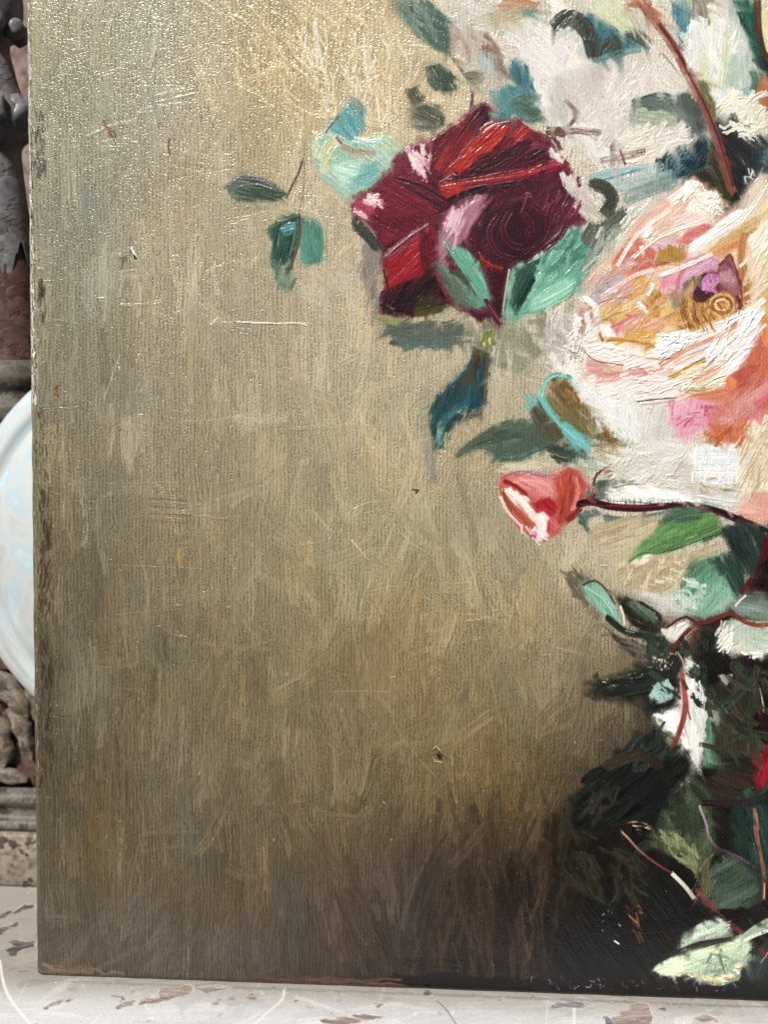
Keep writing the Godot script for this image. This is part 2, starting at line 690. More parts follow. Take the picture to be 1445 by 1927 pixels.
func raised(q: Dictionary, lift: float) -> Mesh:
	var ring := PackedVector2Array()
	if q.has("line"):
		var pts: PackedVector2Array = q.line
		var back := PackedVector2Array()
		for i in pts.size():
			var d: Vector2 = (pts[mini(i + 1, pts.size() - 1)] - pts[maxi(i - 1, 0)]).normalized().orthogonal() * q.w * 0.85
			ring.append(pts[i] + d)
			back.append(pts[i] - d)
		back.reverse()
		ring.append_array(back)
	else:
		var poly: PackedVector2Array = q.poly
		for i in poly.size():
			var a := poly[i]
			var b := poly[(i + 1) % poly.size()]
			var n := clampi(int(a.distance_to(b) / 6.0), 1, 14)
			var pa := poly[(i - 1 + poly.size()) % poly.size()]
			var pb := poly[(i + 2) % poly.size()]
			for k in n:
				var c := a.lerp(b, float(k) / n).lerp(a.cubic_interpolate(b, pa, pb, float(k) / n), 0.6)
				ring.append(c + Vector2(rng.randf_range(-0.6, 0.6), rng.randf_range(-0.6, 0.6)))
	if Geometry2D.is_polygon_clockwise(ring):
		ring.reverse()
	var top := PackedVector2Array()
	var n_ring := ring.size()
	var turn := -1.0
	for trial in 2:
		turn = -turn
		var probe := 0.0
		var was := 0.0
		for i in n_ring:
			var j := (i + 1) % n_ring
			var e := (ring[j] - ring[i - 1]).normalized().orthogonal() * turn
			var f := (ring[(j + 1) % n_ring] - ring[i]).normalized().orthogonal() * turn
			probe += (ring[i] + e).cross(ring[j] + f)
			was += ring[i].cross(ring[j])
		if absf(probe) < absf(was):
			break
	for i in n_ring:
		var e := (ring[(i + 1) % n_ring] - ring[i]).normalized()
		var f := (ring[i] - ring[(i - 1 + n_ring) % n_ring]).normalized()
		var nrm := (e + f).normalized().orthogonal()
		top.append(ring[i] + nrm * turn * (2.4 if not q.has("line") else minf(2.0, q.w * 0.5)))
	var tri := Geometry2D.triangulate_polygon(top)
	if tri.is_empty():
		top = ring.duplicate()
		tri = Geometry2D.triangulate_polygon(top)
	if tri.is_empty():
		return null
	var st := SurfaceTool.new()
	st.begin(Mesh.PRIMITIVE_TRIANGLES)
	for i in n_ring:
		var v := front(top[i])
		st.set_uv(uv_of(top[i]))
		st.set_normal(Vector3(0, 0, 1))
		st.add_vertex(Vector3(v.x, v.y, lift))
	for i in n_ring:
		var v := front(ring[i])
		st.set_uv(uv_of(ring[i]))
		var slope := front(ring[i]) - front(top[i])
		slope = slope.normalized() * 0.22 if slope.length() > 0.00001 else Vector2.ZERO
		st.set_normal(Vector3(slope.x, slope.y, 1).normalized())
		st.add_vertex(Vector3(v.x, v.y, -0.00006))
	for k in range(0, tri.size(), 3):
		var a: Vector2 = top[tri[k]]
		var b: Vector2 = top[tri[k + 1]]
		var c: Vector2 = top[tri[k + 2]]
		var flip := (b - a).cross(c - a) < 0.0
		for i in ([tri[k], tri[k + 2], tri[k + 1]] if flip else [tri[k], tri[k + 1], tri[k + 2]]):
			st.add_index(i)
	for i in n_ring:
		var j := (i + 1) % n_ring
		for k in [i, n_ring + i, n_ring + j, i, n_ring + j, j]:
			st.add_index(k)
	return st.commit()


# ---------------------------------------------------------------- the painting

func ground_colors() -> void:
	# the broad tones of the brushed ground: rows downward, each from the left edge to the right
	var rows := [
		"9a967f a69f88 b09f78 bfae8a c8c0ac cfc8b8 cfcabb",
		"94907e a69e88 b4a788 c4b698 c8beac cfc9bf c6c3b3",
		"918b77 a09881 aba189 b8ad94 b2a895 bdb8a6 cfc2b0",
		"8a816a 988e76 a2977b b0a486 b4a990 c8c4ba cfc6ba",
		"7b7159 8a7f66 968a6c a09474 a09476 beb49e c8c0b4",
		"6d624b 7c7159 86785a 8e7e5c 8e7d5a 80735a 3a3832",
		"665d48 756a55 796c53 78694c 756342 4a3f31 242220",
		"625743 6a5c46 665540 54443a 32261d 201916 262824",
		"5a5144 5c5346 52463c 40332b 231a19 181414 161414",
	]
	var ys := [0.0, 240.0, 480.0, 720.0, 960.0, 1200.0, 1440.0, 1680.0, 1838.0]
	# the table starts at the top of the sheet: resample the rows evenly from y = -280 to 1900
	var im := Image.create(8, 20, false, Image.FORMAT_RGB8)
	for k in 20:
		var y := lerpf(-250.0, 1880.0, k / 19.0)
		var i := 0
		while i < 7 and ys[i + 1] < y:
			i += 1
		var f := clampf((y - ys[i]) / (ys[i + 1] - ys[i]), 0.0, 1.0)
		var a := colors(rows[i])
		var b := colors(rows[i + 1])
		for x in 8:
			im.set_pixel(x, k, (a[mini(x, 6)] as Color).lerp(b[mini(x, 6)], f) * Color(1.0, 0.995, 0.965))
	im.resize(painter.x_size, painter.y_size, Image.INTERPOLATE_CUBIC)
	painter.base = im

func paint_ground() -> void:
	var field := FastNoiseLite.new()
	field.seed = 4
	field.frequency = 0.004
	var cloud := FastNoiseLite.new()
	cloud.seed = 14
	cloud.frequency = 0.006
	cloud.fractal_octaves = 3
	var w := painter.x_size
	var h := painter.y_size
	for k in 4200:
		var q := Vector2(rng.randf() * w, rng.randf() * h)
		var wild := smoothstep(0.2, 0.6, q.x / w) * 0.9 + smoothstep(0.35, 0.1, q.y / h) * 0.5
		var a := PI / 2.0 + field.get_noise_2dv(q) * (0.25 + wild * 1.3)
		if rng.randf() < 0.07:
			a += PI / 2.0 + rng.randf_range(-0.3, 0.3)
		var len := rng.randf_range(14, 62)
		var d := Vector2.from_angle(a) * len
		var side := d.orthogonal() * rng.randf_range(-0.12, 0.12)
		var v := cloud.get_noise_2dv(q) * 0.10 + rng.randf_range(-0.035, 0.035)
		var warm := cloud.get_noise_2d(q.x + 900.0, q.y) * 0.05
		var at := painter.base.get_pixel(int(q.x), int(q.y))
		var c := at + Color(v + warm, v * 0.97, v * 0.88 - warm, 0)
		mark(PackedVector2Array([q - d, q - d * 0.3 + side, q + d * 0.3 + side, q + d]), rng.randf_range(2.5, 10), c, c, {"op": rng.randf_range(0.35, 0.85), "dry": rng.randf_range(0.3, 0.62), "h": rng.randf_range(0.04, 0.12), "tone": rng.randf_range(0.05, 0.13), "hair": 1.3})
	# long single bristle lines pressed into the ground
	for k in 1600:
		var q := Vector2(rng.randf() * w, rng.randf() * h * 0.95)
		var a := PI / 2.0 + field.get_noise_2dv(q) * 1.0 + rng.randf_range(-0.12, 0.12)
		var d := Vector2.from_angle(a) * rng.randf_range(6, 34)
		var at := painter.base.get_pixel(int(q.x), int(q.y))
		var up := rng.randf() < 0.5
		var c := at + (Color(0.10, 0.10, 0.08, 0) if up else Color(-0.10, -0.10, -0.09, 0))
		mark(PackedVector2Array([q - d, q + d.orthogonal() * rng.randf_range(-0.06, 0.06), q + d]), 0.85, c, c, {"op": 0.6, "h": 0.16 if up else -0.10, "tone": 0.03, "dry": 0.2})
	# broader, thicker brushwork in many directions
	for k in 620:
		var q := Vector2(w * (0.22 + 0.6 * rng.randf()), h * rng.randf() * 0.85)
		var a := PI / 2.0 + field.get_noise_2d(q.x * 1.6, q.y * 1.6 + 500.0) * 2.2 + rng.randf_range(-0.5, 0.5)
		var d := Vector2.from_angle(a) * rng.randf_range(14, 44)
		var side := d.orthogonal() * rng.randf_range(-0.12, 0.12)
		var at := painter.base.get_pixel(int(q.x), int(q.y))
		var v := rng.randf_range(-0.045, 0.06)
		var c := at + Color(v, v, v * 0.9, 0)
		mark(PackedVector2Array([q - d, q - d * 0.3 + side, q + d * 0.3 + side, q + d]), rng.randf_range(5, 16), c, c, {"op": rng.randf_range(0.3, 0.75), "dry": rng.randf_range(0.2, 0.5), "h": rng.randf_range(0.03, 0.10), "tone": rng.randf_range(0.05, 0.10), "hair": 1.0, "soft": 0.35})
	# short threads of the canvas that catch the paint, the pale ones coloured as glints of light too
	for k in 3200:
		var q := Vector2(w * pow(rng.randf(), 1.25) * 0.86, h * rng.randf())
		var a := PI / 2.0 + rng.randf_range(-0.14, 0.14) + (PI / 2.0 if rng.randf() < 0.08 else 0.0)
		var d := Vector2.from_angle(a) * rng.randf_range(1.5, 6.0)
		var at := painter.base.get_pixel(int(q.x), int(q.y))
		var up := rng.randf() < 0.6
		var v := rng.randf_range(0.05, 0.15) if up else -rng.randf_range(0.06, 0.16)
		mark(PackedVector2Array([q - d, q + d]), rng.randf_range(0.75, 1.3), at + Color(v, v, v * 0.85, 0), at + Color(v, v, v * 0.85, 0), {"op": 0.75, "h": 0.26 if up else -0.10, "tone": 0.02, "rag": 0.5})
	# tonal patches of the ground
	g("90,1000 95,1250 100,1500", 70, "6a5a3c 5d5138", 0.35)
	g("300,120 330,260", 120, "a8a090", 0.3)
	g("400,350 420,430", 110, "a09a88", 0.35)
	g("270,1080 260,1180", 90, "8a8672", 0.3)
	g("480,1240 490,1300", 60, "5f5040", 0.35)
	g("180,1560 200,1700", 110, "6a5a34", 0.4)
	g("300,1700 320,1780", 90, "55483a", 0.3)
	g("430,1780 560,1790", 90, "565048", 0.35)
	g("540,1640 560,1760", 90, "4a4a40", 0.4)
	g("740,1150 740,1290", 120, "8a7048", 0.4)
	g("820,1080 840,1120", 90, "968a68", 0.35)
	g("700,960 830,1000", 80, "989070", 0.35)
	g("620,1010 660,1060", 70, "8f8a70", 0.3)
	scatter("195,1690 320,1690 330,1760 250,1790 190,1760", 40, -50, 25, "7a6f5c 5a5044 6e6450", 12, 60, {"op": 0.4, "dry": 0.45})
	scatter("100,1740 480,1740 500,1830 110,1820", 60, -45, 25, "6c6454 544c40 746a56", 14, 70, {"op": 0.35, "dry": 0.45})
	scatter("430,0 720,0 740,200 560,260 440,200", 150, 70, 40, "c8b487 bca672 d4c499 a89468", 7, 60, {"op": 0.7, "dry": 0.45, "h": 0.13})
	scatter("560,60 760,80 760,240 600,260", 60, 80, 20, "d6cbb0 e0d6be c0b394", 6, 80, {"op": 0.7, "dry": 0.4, "h": 0.14})
	scatter("540,230 660,220 650,400 540,400", 70, 75, 30, "cfc3a8 c0b498 b0a48e", 8, 50, {"op": 0.6, "dry": 0.45, "h": 0.1})
	scatter("600,400 700,420 720,560 600,600 560,520", 60, 60, 40, "b8aa94 a89c88 bcb09e", 12, 60, {"op": 0.55, "dry": 0.45, "h": 0.08})

func paint_upper() -> void:
	# pale cloud of blossom behind the flowers
	scatter("790,0 1445,0 1460,340 1200,400 1100,300 1060,250 900,160", 330, 60, 40, "d0cac2 c2bcb2 dcd8d2 b8b2a8 cfc6b8", 20, 70, {"op": 0.7, "dry": 0.35, "h": 0.12})
	scatter("960,60 1100,60 1130,320 1060,240 1000,200", 90, 55, 15, "e8e4e0 dcd8d4 d2ccc6", 15, 110, {"op": 0.8, "dry": 0.3, "h": 0.12})
	scatter("1060,110 1280,110 1290,180 1150,260 1080,230", 110, 100, 50, "dcd4c8 c9c0b4 e4dfd6 b8b0a6", 14, 60, {"op": 0.7, "dry": 0.35, "h": 0.13})
	p("1040,145 1100,125 1150,130 1100,200 1060,230 1030,210", 60, "b8b0a8 c8c2ba aaa298", 16, {"op": 0.6, "dry": 0.3})
	# leaves along the top, left to right
	p("738,0 800,0 838,38 850,70 842,94 815,88 785,62 757,36", 48, "4d6f60 3f6152 5a7a6a", 13, {"dry": 0.22, "part": "painted_leaf"})
	g("745,10 800,30 835,80", 40, "426456 3a5c50", 0.5, 0.5)
	scatter("750,0 800,0 815,60 770,55", 22, 50, 30, "86988a 5f7c6c 7a9080", 7, 40, {"dry": 0.45})
	g("855,15 880,55", 60, "bab2a6", 0.6)
	p("893,60 915,62 935,90 955,135 960,160 945,140 920,115 900,95", 55, "9a7a6e 8a685c 80584e", 10, {"dry": 0.25, "h": 0.08})
	scatter("850,55 905,60 900,110 855,100", 25, 60, 40, "a08a7c c2b4a6 8f7668", 10, 40, {"dry": 0.4})
	p("905,28 940,10 985,18 988,35 950,42 910,38", -15, "b8ac8c a89a78 c4b898", 10, {"dry": 0.25})
	p("975,10 1010,5 1008,22 985,28", -10, "4f8070 6a9484", 8, {"dry": 0.2})
	scatter("910,0 1010,0 1010,10 915,12", 14, 0, 20, "b8805c c09070 a87858", 8, 40, {"dry": 0.3})
	p("803,125 830,118 852,145 856,168 830,172 808,158", 60, "3f5648 354c40 4c6456", 11, {"dry": 0.36, "part": "painted_leaf"})
	p("764,166 785,164 800,185 790,205 772,195", 65, "545a48 4a5040", 9, {"dry": 0.42})
	p("772,205 800,195 830,205 836,235 800,244 775,235", 30, "585e4c 4a5042 6a6c5a", 12, {"dry": 0.42, "part": "painted_leaf"})
	l("838,92 858,118 880,150", 8, "8a7a68 6f6556", {"dry": 0.35})
	p("872,138 892,130 915,142 905,158 880,156", 15, "5f5e4a 6e6a58", 9, {"dry": 0.4})
	l("886,160 888,185 884,215", 8, "7f5560 6a3848", {"dry": 0.3})
	p("895,100 930,95 928,135 905,140", 80, "a8bab4 98aca8", 12, {"dry": 0.4, "op": 0.7})
	p("962,112 985,120 998,160 1000,190 975,180 958,150", 75, "35707f 2c6376 4a8590", 12, {"dry": 0.2, "part": "painted_leaf"})
	p("924,170 960,160 990,175 975,205 945,230 926,228 930,200", 60, "418288 4b8d90 33707a", 13, {"dry": 0.2, "part": "painted_leaf"})
	p("962,190 990,180 1012,205 1018,222 1000,232 975,218", 30, "56756a 4a6659 64817a", 13, {"dry": 0.2, "part": "painted_leaf"})
	g("900,150 930,200", 50, "b4aa9a", 0.5)
	# dark curling leaf
	scatter("1120,8 1195,12 1190,62 1135,50", 30, 40, 30, "c9cca6 d4d6b8 b8c09c", 14, 45, {"dry": 0.25, "h": 0.1})
	p("1088,28 1118,28 1150,55 1165,64 1192,58 1196,85 1150,108 1120,116 1104,100", 35, "2f6872 3a757c 447c7c", 15, {"dry": 0.12, "part": "painted_leaf", "label": "dark olive and teal leaf curling at the top of the picture"})
	l("1044,50 1062,34 1085,38 1105,60 1115,85 1118,108", 32, "4a4e44 3e443a", {"h": 0.1, "tone": 0.08})
	l("1132,92 1150,76 1162,86 1160,100", 24, "4e5448 434a40", {"h": 0.08})
	l("1180,58 1200,68 1224,84", 24, "4a5448 6a7468", {"h": 0.08, "dry": 0.2})
	l("1120,112 1160,100 1205,92", 14, "5f8c8c 7a9c98", {"dry": 0.3})
	l("1048,66 1066,60 1084,74 1092,96 1100,118", 16, "c8cac2 b4bab0", {"dry": 0.35, "h": 0.12})
	# pale leaf and cloth-like whites in the middle
	p("1182,206 1200,190 1232,178 1268,184 1276,205 1262,236 1220,244 1190,226", 12, "7d9180 98a88c a8b094 8a9a84", 12, {"dry": 0.15, "part": "painted_leaf", "label": "pale grey-green leaf beside the long red stem"})
	scatter("1185,185 1275,180 1280,205 1215,215", 26, 10, 18, "4f5e5c 5f6c66 6f7c70", 7, 34, {"dry": 0.45})
	l("1184,204 1205,186 1240,176 1268,182", 8, "56646a 4a5a5c", {"dry": 0.25})
	p("1272,182 1298,164 1310,172 1318,215 1325,250 1290,250 1276,225", 70, "4a504a 58605a 60706c", 13, {"dry": 0.18, "part": "painted_leaf"})
	scatter("1180,250 1290,245 1270,300 1180,310", 60, 150, 40, "ded4c8 d2c8bc e6e0d6", 14, 50, {"dry": 0.25, "h": 0.13})
	p("1238,304 1268,282 1300,268 1325,254 1332,296 1312,326 1272,334 1250,325", 120, "16303a 1d3c4a 24485a 1a343e", 14, {"part": "painted_leaf", "label": "blue-black leaf left of the long red stem"})
	scatter("1240,300 1300,265 1270,330", 16, 120, 30, "8fa4a6 c0c4c0 4f7078", 5, 22, {"dry": 0.45})
	l("1112,332 1160,322 1245,312", 16, "8fb4b8 a4bcbc", {"dry": 0.3})
	l("1105,344 1150,334 1205,318", 6, "5f98a2", {"dry": 0.3})
	l("1130,352 1190,345 1262,330", 26, "a4bab6 8fa8a6", {"dry": 0.3, "op": 0.8})
	l("1180,372 1230,352 1268,340", 28, "7f9690 6f8884", {"dry": 0.3, "op": 0.8})
	# brown calligraphic touches
	l("1062,188 1078,204 1082,220 1064,240 1044,248", 9, "7a5448 5f3a32", {"dry": 0.34, "h": 0.04})
	l("1028,246 1048,246 1062,252", 18, "5f3f36 6a4a40", {"dry": 0.1})
	l("1040,250 1090,246 1130,250", 14, "6a4a40 8a7468", {"dry": 0.42, "hair": 1.6})
	l("1036,256 1048,268 1054,282", 9, "5f3f38", {"dry": 0.2})
	l("1158,262 1150,275 1152,285", 8, "7a6458", {"dry": 0.4})
	l("1130,302 1170,294 1212,285", 14, "8a6e60 7a5e50", {"dry": 0.47, "hair": 1.6})
	l("1166,282 1170,296 1176,310", 6, "7f3f38", {"dry": 0.2})
	# upright petals right of the stem
	p("1265,0 1292,0 1297,50 1292,92 1282,86 1270,45", 82, "78a8ac 4a8794 2f7286", 12, {"dry": 0.12, "part": "painted_leaf"})
	scatter("1298,0 1345,0 1330,60 1300,60", 22, 80, 20, "9a9080 aaa294 8a8070", 12, 50, {"dry": 0.25})
	scatter("1290,60 1395,20 1410,180 1300,160", 90, 85, 20, "dcdedc e6e4de c9cfcc d4d8c0", 14, 70, {"dry": 0.2, "h": 0.15})
	l("1318,96 1322,130 1326,165 1334,200", 17, "ccd0a4 d8d8b8", {"h": 0.14})
	l("1366,62 1364,110 1358,162", 15, "c8cea8 d2d6ba", {"h": 0.14})
	p("1368,110 1408,95 1415,190 1390,210 1366,180", 85, "a8b8ae b8c4b6 9cb0a8", 15, {"h": 0.12})
	p("1388,172 1420,160 1424,212 1400,222", 60, "8cb4b2 a0c0ba", 11, {"dry": 0.2})
	p("1418,136 1460,140 1460,226 1424,226 1416,190", 70, "b87a54 a8643f c08a68", 14)
	l("1412,130 1420,150 1414,172", 14, "5f8468 4f7460", {})
	p("1428,15 1460,10 1460,120 1436,112", 85, "ded6a8 cfc894 e2deb8", 12, {"h": 0.1})
	p("1374,0 1418,0 1420,50 1432,108 1420,112 1398,66", 68, "1f5240 2c6450 23584a", 12, {"part": "painted_leaf", "label": "narrow dark green leaf at the top beside a brown stem"})
	l("1424,0 1426,55 1434,96 1444,112", 14, "6a4030 5a3024 4a2820", {"part": "painted_stem"})
	p("1418,112 1432,108 1460,130 1460,152 1440,142", 35, "16282c 203438", 10)
	scatter("1350,180 1425,175 1440,240 1370,240", 60, 120, 60, "dcd8c6 e8e4d4 c8c4ae", 12, 40, {"dry": 0.2, "h": 0.2})
	# dark hollow round the foot of the stem
	p("1306,150 1324,152 1338,186 1350,226 1342,230 1322,196", 62, "8a8a5c 6a6a44 7a8050", 9)
	p("1340,232 1384,224 1404,246 1460,266 1460,336 1402,352 1378,402 1364,366 1348,300", 60, "4a5050 343a3c 24282a 202628", 18)
	p("1418,286 1460,270 1460,322 1428,320", 20, "1c3a48 244a58", 12)
	p("1292,336 1330,312 1342,262 1360,300 1378,360 1372,402 1336,392 1316,360", 65, "4a4428 3a3420 302c1e", 16)
	scatter("1385,228 1420,240 1412,262 1390,258", 10, 20, 40, "e0dcd0 c8c4b8", 7, 22, {"h": 0.2})
	# long red stem
	l("1172,6 1196,4 1222,8", 18, "b0785a a0664c", {"dry": 0.15, "h": 0.1})
	l("1202,0 1216,20 1240,50 1270,95 1300,155 1330,215 1354,280 1374,352 1380,364", 17, "9a5a48 8a443c", {"h": 0.12, "tone": 0.1, "part": "painted_stem", "label": "long dull red stem slanting down from the top of the picture"})
	l("1240,44 1272,92 1303,152 1334,215 1358,280 1378,350", 6, "6a302c 5a2826", {"dry": 0.1})
	l("1218,28 1258,86 1288,145", 5, "c08a74 a86a5c", {"dry": 0.25})
	scatter("1190,25 1290,150 1275,150 1180,40", 36, 57, 8, "e4ddd0 d4c8ba 6a5448", 4, 60, {"dry": 0.3, "h": 0.14})

func paint_red_rose() -> void:
	# teal and mint leaves left of the rose
	p("588,266 612,250 640,262 664,270 700,254 742,258 754,284 732,322 700,346 670,366 650,376 630,352 602,330 588,300", 40, "b4c6a6 a2c2ac 8fbcae 9ab8a4", 15, {"dry": 0.1, "h": 0.12, "part": "painted_leaf", "label": "mint and lime leaf patch left of the dark red rose"})
	scatter("590,262 640,262 620,320 596,310", 30, 110, 30, "c4c89c b4be90 d0d2b0", 7, 30, {"dry": 0.35, "h": 0.14})
	p("664,318 705,306 716,330 690,350 660,350", -20, "62a4a4 72b0aa", 11, {"dry": 0.15})
	p("628,312 680,296 670,330 640,344", 20, "a9cfbc b8d6c4", 12, {"dry": 0.2, "h": 0.12})
	l("640,274 665,284 706,290", 12, "a48c68 a89a84", {"dry": 0.2})
	l("632,258 642,270", 6, "7a4a3c", {})
	p("620,240 644,206 664,186 680,200 683,232 672,256 660,268 640,254", 55, "7d9690 4f959c 68adb0 5aa0a4", 13, {"dry": 0.08, "part": "painted_leaf", "label": "teal leaf above the mint leaf patch"})
	l("655,186 668,192 678,208", 16, "84968c 7a8c84", {"dry": 0.25})
	l("664,262 690,268 720,264", 12, "9fccc4 b4d6cc", {"dry": 0.2, "h": 0.14})
	l("612,250 622,236 638,218", 5, "55584c", {"dry": 0.35})
	# twig with three leaves
	l("572,180 574,230 572,296", 5, "a89c8c 8a7a6c", {"dry": 0.4, "op": 0.8})
	l("570,296 562,322 548,350 538,372", 5, "5f4440 4f3432", {"dry": 0.15, "h": 0.08, "part": "painted_stem"})
	l("571,300 573,330 568,366 562,400", 4, "7a665c 8a7a6c", {"dry": 0.25})
	p("428,350 452,330 488,336 520,352 536,366 520,376 490,378 446,378 432,364", 8, "5c685c 3f5446 35503f 5a6658", 11, {"dry": 0.08, "part": "painted_leaf", "label": "dark grey-green leaf pointing left, at the end of a thin twig"})
	l("432,356 450,346 470,352", 14, "6c746a 586458", {"dry": 0.2})
	g("440,386 500,388 535,384", 18, "8f8a76", 0.55)
	p("503,436 520,416 554,404 563,412 558,450 549,490 541,512 536,540 521,512 508,490 514,452", 100, "2a5a4c 1f4c42 26564a 3a6654", 11, {"part": "painted_leaf", "label": "dark green half leaf left of the twig"})
	l("505,434 525,418 552,406", 8, "4a5c3c 3f5436", {"dry": 0.15})
	p("526,430 545,418 557,420 552,436 534,442", -15, "5a929c 48848a", 7, {"h": 0.12})
	l("512,490 528,510 540,532", 16, "527664 688474", {"dry": 0.3})
	p("567,412 590,414 606,430 606,460 600,490 576,496 563,484 565,450", 75, "3f8070 4c8c78 579680", 12, {"dry": 0.08, "part": "painted_leaf", "label": "lighter green half leaf right of the twig"})
	l("562,400 565,424 561,456 552,484 545,506", 7, "6f5c48 5a4636", {"h": 0.1, "part": "painted_stem"})
	l("556,424 550,460 540,494", 4, "7d8262", {"dry": 0.2})
	scatter("515,500 560,498 548,545 530,545", 14, 100, 20, "6a8a78 8a9a86 4f6f5c", 8, 34, {"dry": 0.45})
	# shadow side of the ground at the flower
	g("700,470 705,540 715,590", 60, "857a70", 0.55, 0.3)
	scatter("680,460 722,470 720,595 690,590", 50, 100, 30, "7a7068 9a8e82 6a625a", 9, 40, {"dry": 0.45, "op": 0.6})
	p("662,408 676,420 700,446 712,462 718,472 706,470 684,448 664,428", 45, "4a5048 3a423c", 9, {"dry": 0.12})
	# the dark red rose
	var rose := "the dark red rose"
	p("660,380 691,363 738,316 742,295 782,272 816,261 857,231 874,221 904,197 921,200 918,231 962,227 993,244 1030,265 1042,285 1057,305 1081,336 1091,383 1101,414 1074,431 1013,478 962,502 955,570 945,614 918,611 884,587 843,570 793,587 752,596 718,587 728,546 721,485 718,458 701,424 677,411", 40, "6c1426 601022 560f20 4a0d1b", 18, {"h": 0.07, "part": "painted_rose", "label": "the dark red rose", "rag": 0.5})
	p("742,298 782,272 816,262 820,300 806,345 780,350 752,345 738,330", 60, "8c2c40 7a2036 6a1a2e", 11, {"h": 0.09, "part": "painted_petal", "of": rose})
	scatter("764,282 800,280 812,300 800,335 775,325", 30, 65, 25, "d2a4b0 c08a9c e4ccd0 a86078", 7, 24, {"dry": 0.2, "h": 0.14})
	scatter("768,292 786,288 784,312 770,310", 9, 60, 40, "f0e4e4 e8d4d8", 5, 14, {"h": 0.18})
	p("662,380 691,364 738,318 770,345 806,350 836,396 800,420 760,445 722,458 703,424 678,410", 30, "881a30 781326 6c1126 7e162a", 14, {"h": 0.06, "part": "painted_petal", "of": rose})
	p("664,384 690,368 700,380 704,398 688,408 672,404", 30, "9a3048 a84058", 9, {"h": 0.08})
	scatter("686,370 712,364 720,386 700,396", 14, 40, 40, "e6c4c8 d8a8b0 c88090", 8, 18, {"dry": 0.1, "h": 0.16})
	scatter("664,392 684,398 690,412 670,406", 8, 40, 30, "d8a0a6 e0b8b4", 6, 14, {"h": 0.14})
	p("816,264 857,233 874,223 904,199 920,203 916,234 890,262 862,300 826,330 812,320", 125, "4a1024 5f1424 7d181e 5a1020", 13, {"part": "painted_petal", "of": rose})
	l("905,203 912,222 908,246", 16, "401024 501228", {"dry": 0.1})
	l("836,326 860,284 884,250", 24, "9a2226 84181e", {"tone": 0.1})
	l("820,320 836,292 852,270", 12, "9a2420 841a1c", {"dry": 0.15})
	p("846,318 864,322 905,290 962,238 944,230 914,240 880,276", 140, "bc2a22 a41f1e c4342a", 11, {"h": 0.12, "part": "painted_petal", "of": rose, "label": "bright scarlet streak of petal"})
	l("902,246 914,234 928,228", 5, "c88a90", {"dry": 0.25, "h": 0.12})
	p("930,300 945,270 962,232 993,246 1000,262 985,286 950,305", 120, "7d1a26 8a1c24 741622", 13, {"part": "painted_petal", "of": rose})
	l("968,262 980,248 992,240", 18, "b02c2a a02028", {"h": 0.1})
	p("866,330 900,296 950,282 1000,262 1032,268 1040,288 990,308 930,328", 150, "4a0e1e 580f22 40101c 661a2a", 13, {"part": "painted_petal", "of": rose})
	l("1000,272 1024,276 1036,290", 14, "7a3048 6a2038", {"dry": 0.2})
	scatter("1030,272 1046,286 1058,302 1044,302", 10, 30, 40, "e2dad4 d0c0bc", 7, 16, {"h": 0.16, "dry": 0.2})
	l("848,324 858,330 852,336 838,336", 4, "c8a8ac", {"dry": 0.2, "h": 0.14})
	l("850,334 872,330", 7, "240a12", {})
	p("824,346 842,345 872,340 940,326 1000,312 1052,300 1056,314 1000,330 936,346 876,358 845,380 836,374", -10, "a8242a 94202c 80183a", 10, {"h": 0.1, "part": "painted_petal", "of": rose, "label": "red folded edge across the rose"})
	p("824,346 868,342 870,354 846,378 836,372", 20, "a82c28 982420", 9, {"h": 0.1})
	l("1012,318 1036,308 1054,304", 12, "9c2440 b03048", {"dry": 0.1, "h": 0.1})
	l("856,342 930,334 1000,320 1030,306", 3, "30101a", {"dry": 0.2})
	l("842,380 876,364 930,350 1000,346 1062,344", 15, "340c18 280a14", {"tone": 0.05})
	l("870,352 930,345 980,338", 4, "8a6870", {"dry": 0.4})
	p("962,350 1050,318 1078,338 1090,384 1100,412 1072,430 1014,474 966,498 980,430", 60, "561226 62182c 481020 3c0c1a", 16, {"part": "painted_petal", "of": rose})
	scatter("1010,330 1078,340 1092,400 1030,430", 32, 120, 30, "5f1c34 6a2840 481026", 10, 44, {"dry": 0.4})
	scatter("1066,325 1084,345 1094,390 1084,380 1070,345", 16, 40, 50, "6a2c4c 8a5a70 d0c4c0", 5, 16, {"dry": 0.35, "h": 0.12})
	p("890,420 910,390 950,374 1000,372 1030,400 1034,440 1010,470 966,496 930,498 905,470", 70, "481226 3c0e20 360e1c 50142c", 15)
	l("900,462 892,430 904,398 938,380 990,374", 9, "5f1830 4f1028", {"dry": 0.15})
	l("920,470 912,440 922,408 950,392", 6, "481024 3c0c1e", {"dry": 0.2})
	l("930,386 955,376 992,373", 4, "8a4a50 6a3038", {"dry": 0.2})
	l("988,362 997,364 998,372", 4, "b8805a", {"h": 0.12})
	l("906,484 922,498 946,506", 13, "a82a1c 8a1e1a", {"h": 0.1})
	l("914,456 922,466", 5, "b03a22", {})
	# pale folded petal
	p("822,438 824,418 846,390 880,368 930,366 908,398 890,428 878,456 862,466 852,458 840,480 846,520 826,492 818,465", 118, "7d3450 a06478 b47e90 98586e 6a2440", 9, {"h": 0.1, "part": "painted_petal", "of": rose, "label": "pale mauve turned-over petal in the middle of the rose"})
	scatter("842,402 872,392 868,440 846,444", 22, 115, 12, "d8b4c0 c898a8 e6ccd4", 7, 36, {"dry": 0.15, "h": 0.1})
	l("876,440 892,408 926,370", 5, "c098a4 a87888", {"dry": 0.2, "h": 0.1})
	l("884,446 900,410 932,372", 6, "3a1020 481428", {"dry": 0.1})
	l("826,440 824,470 834,505", 6, "94506a 8a4058", {"dry": 0.1})
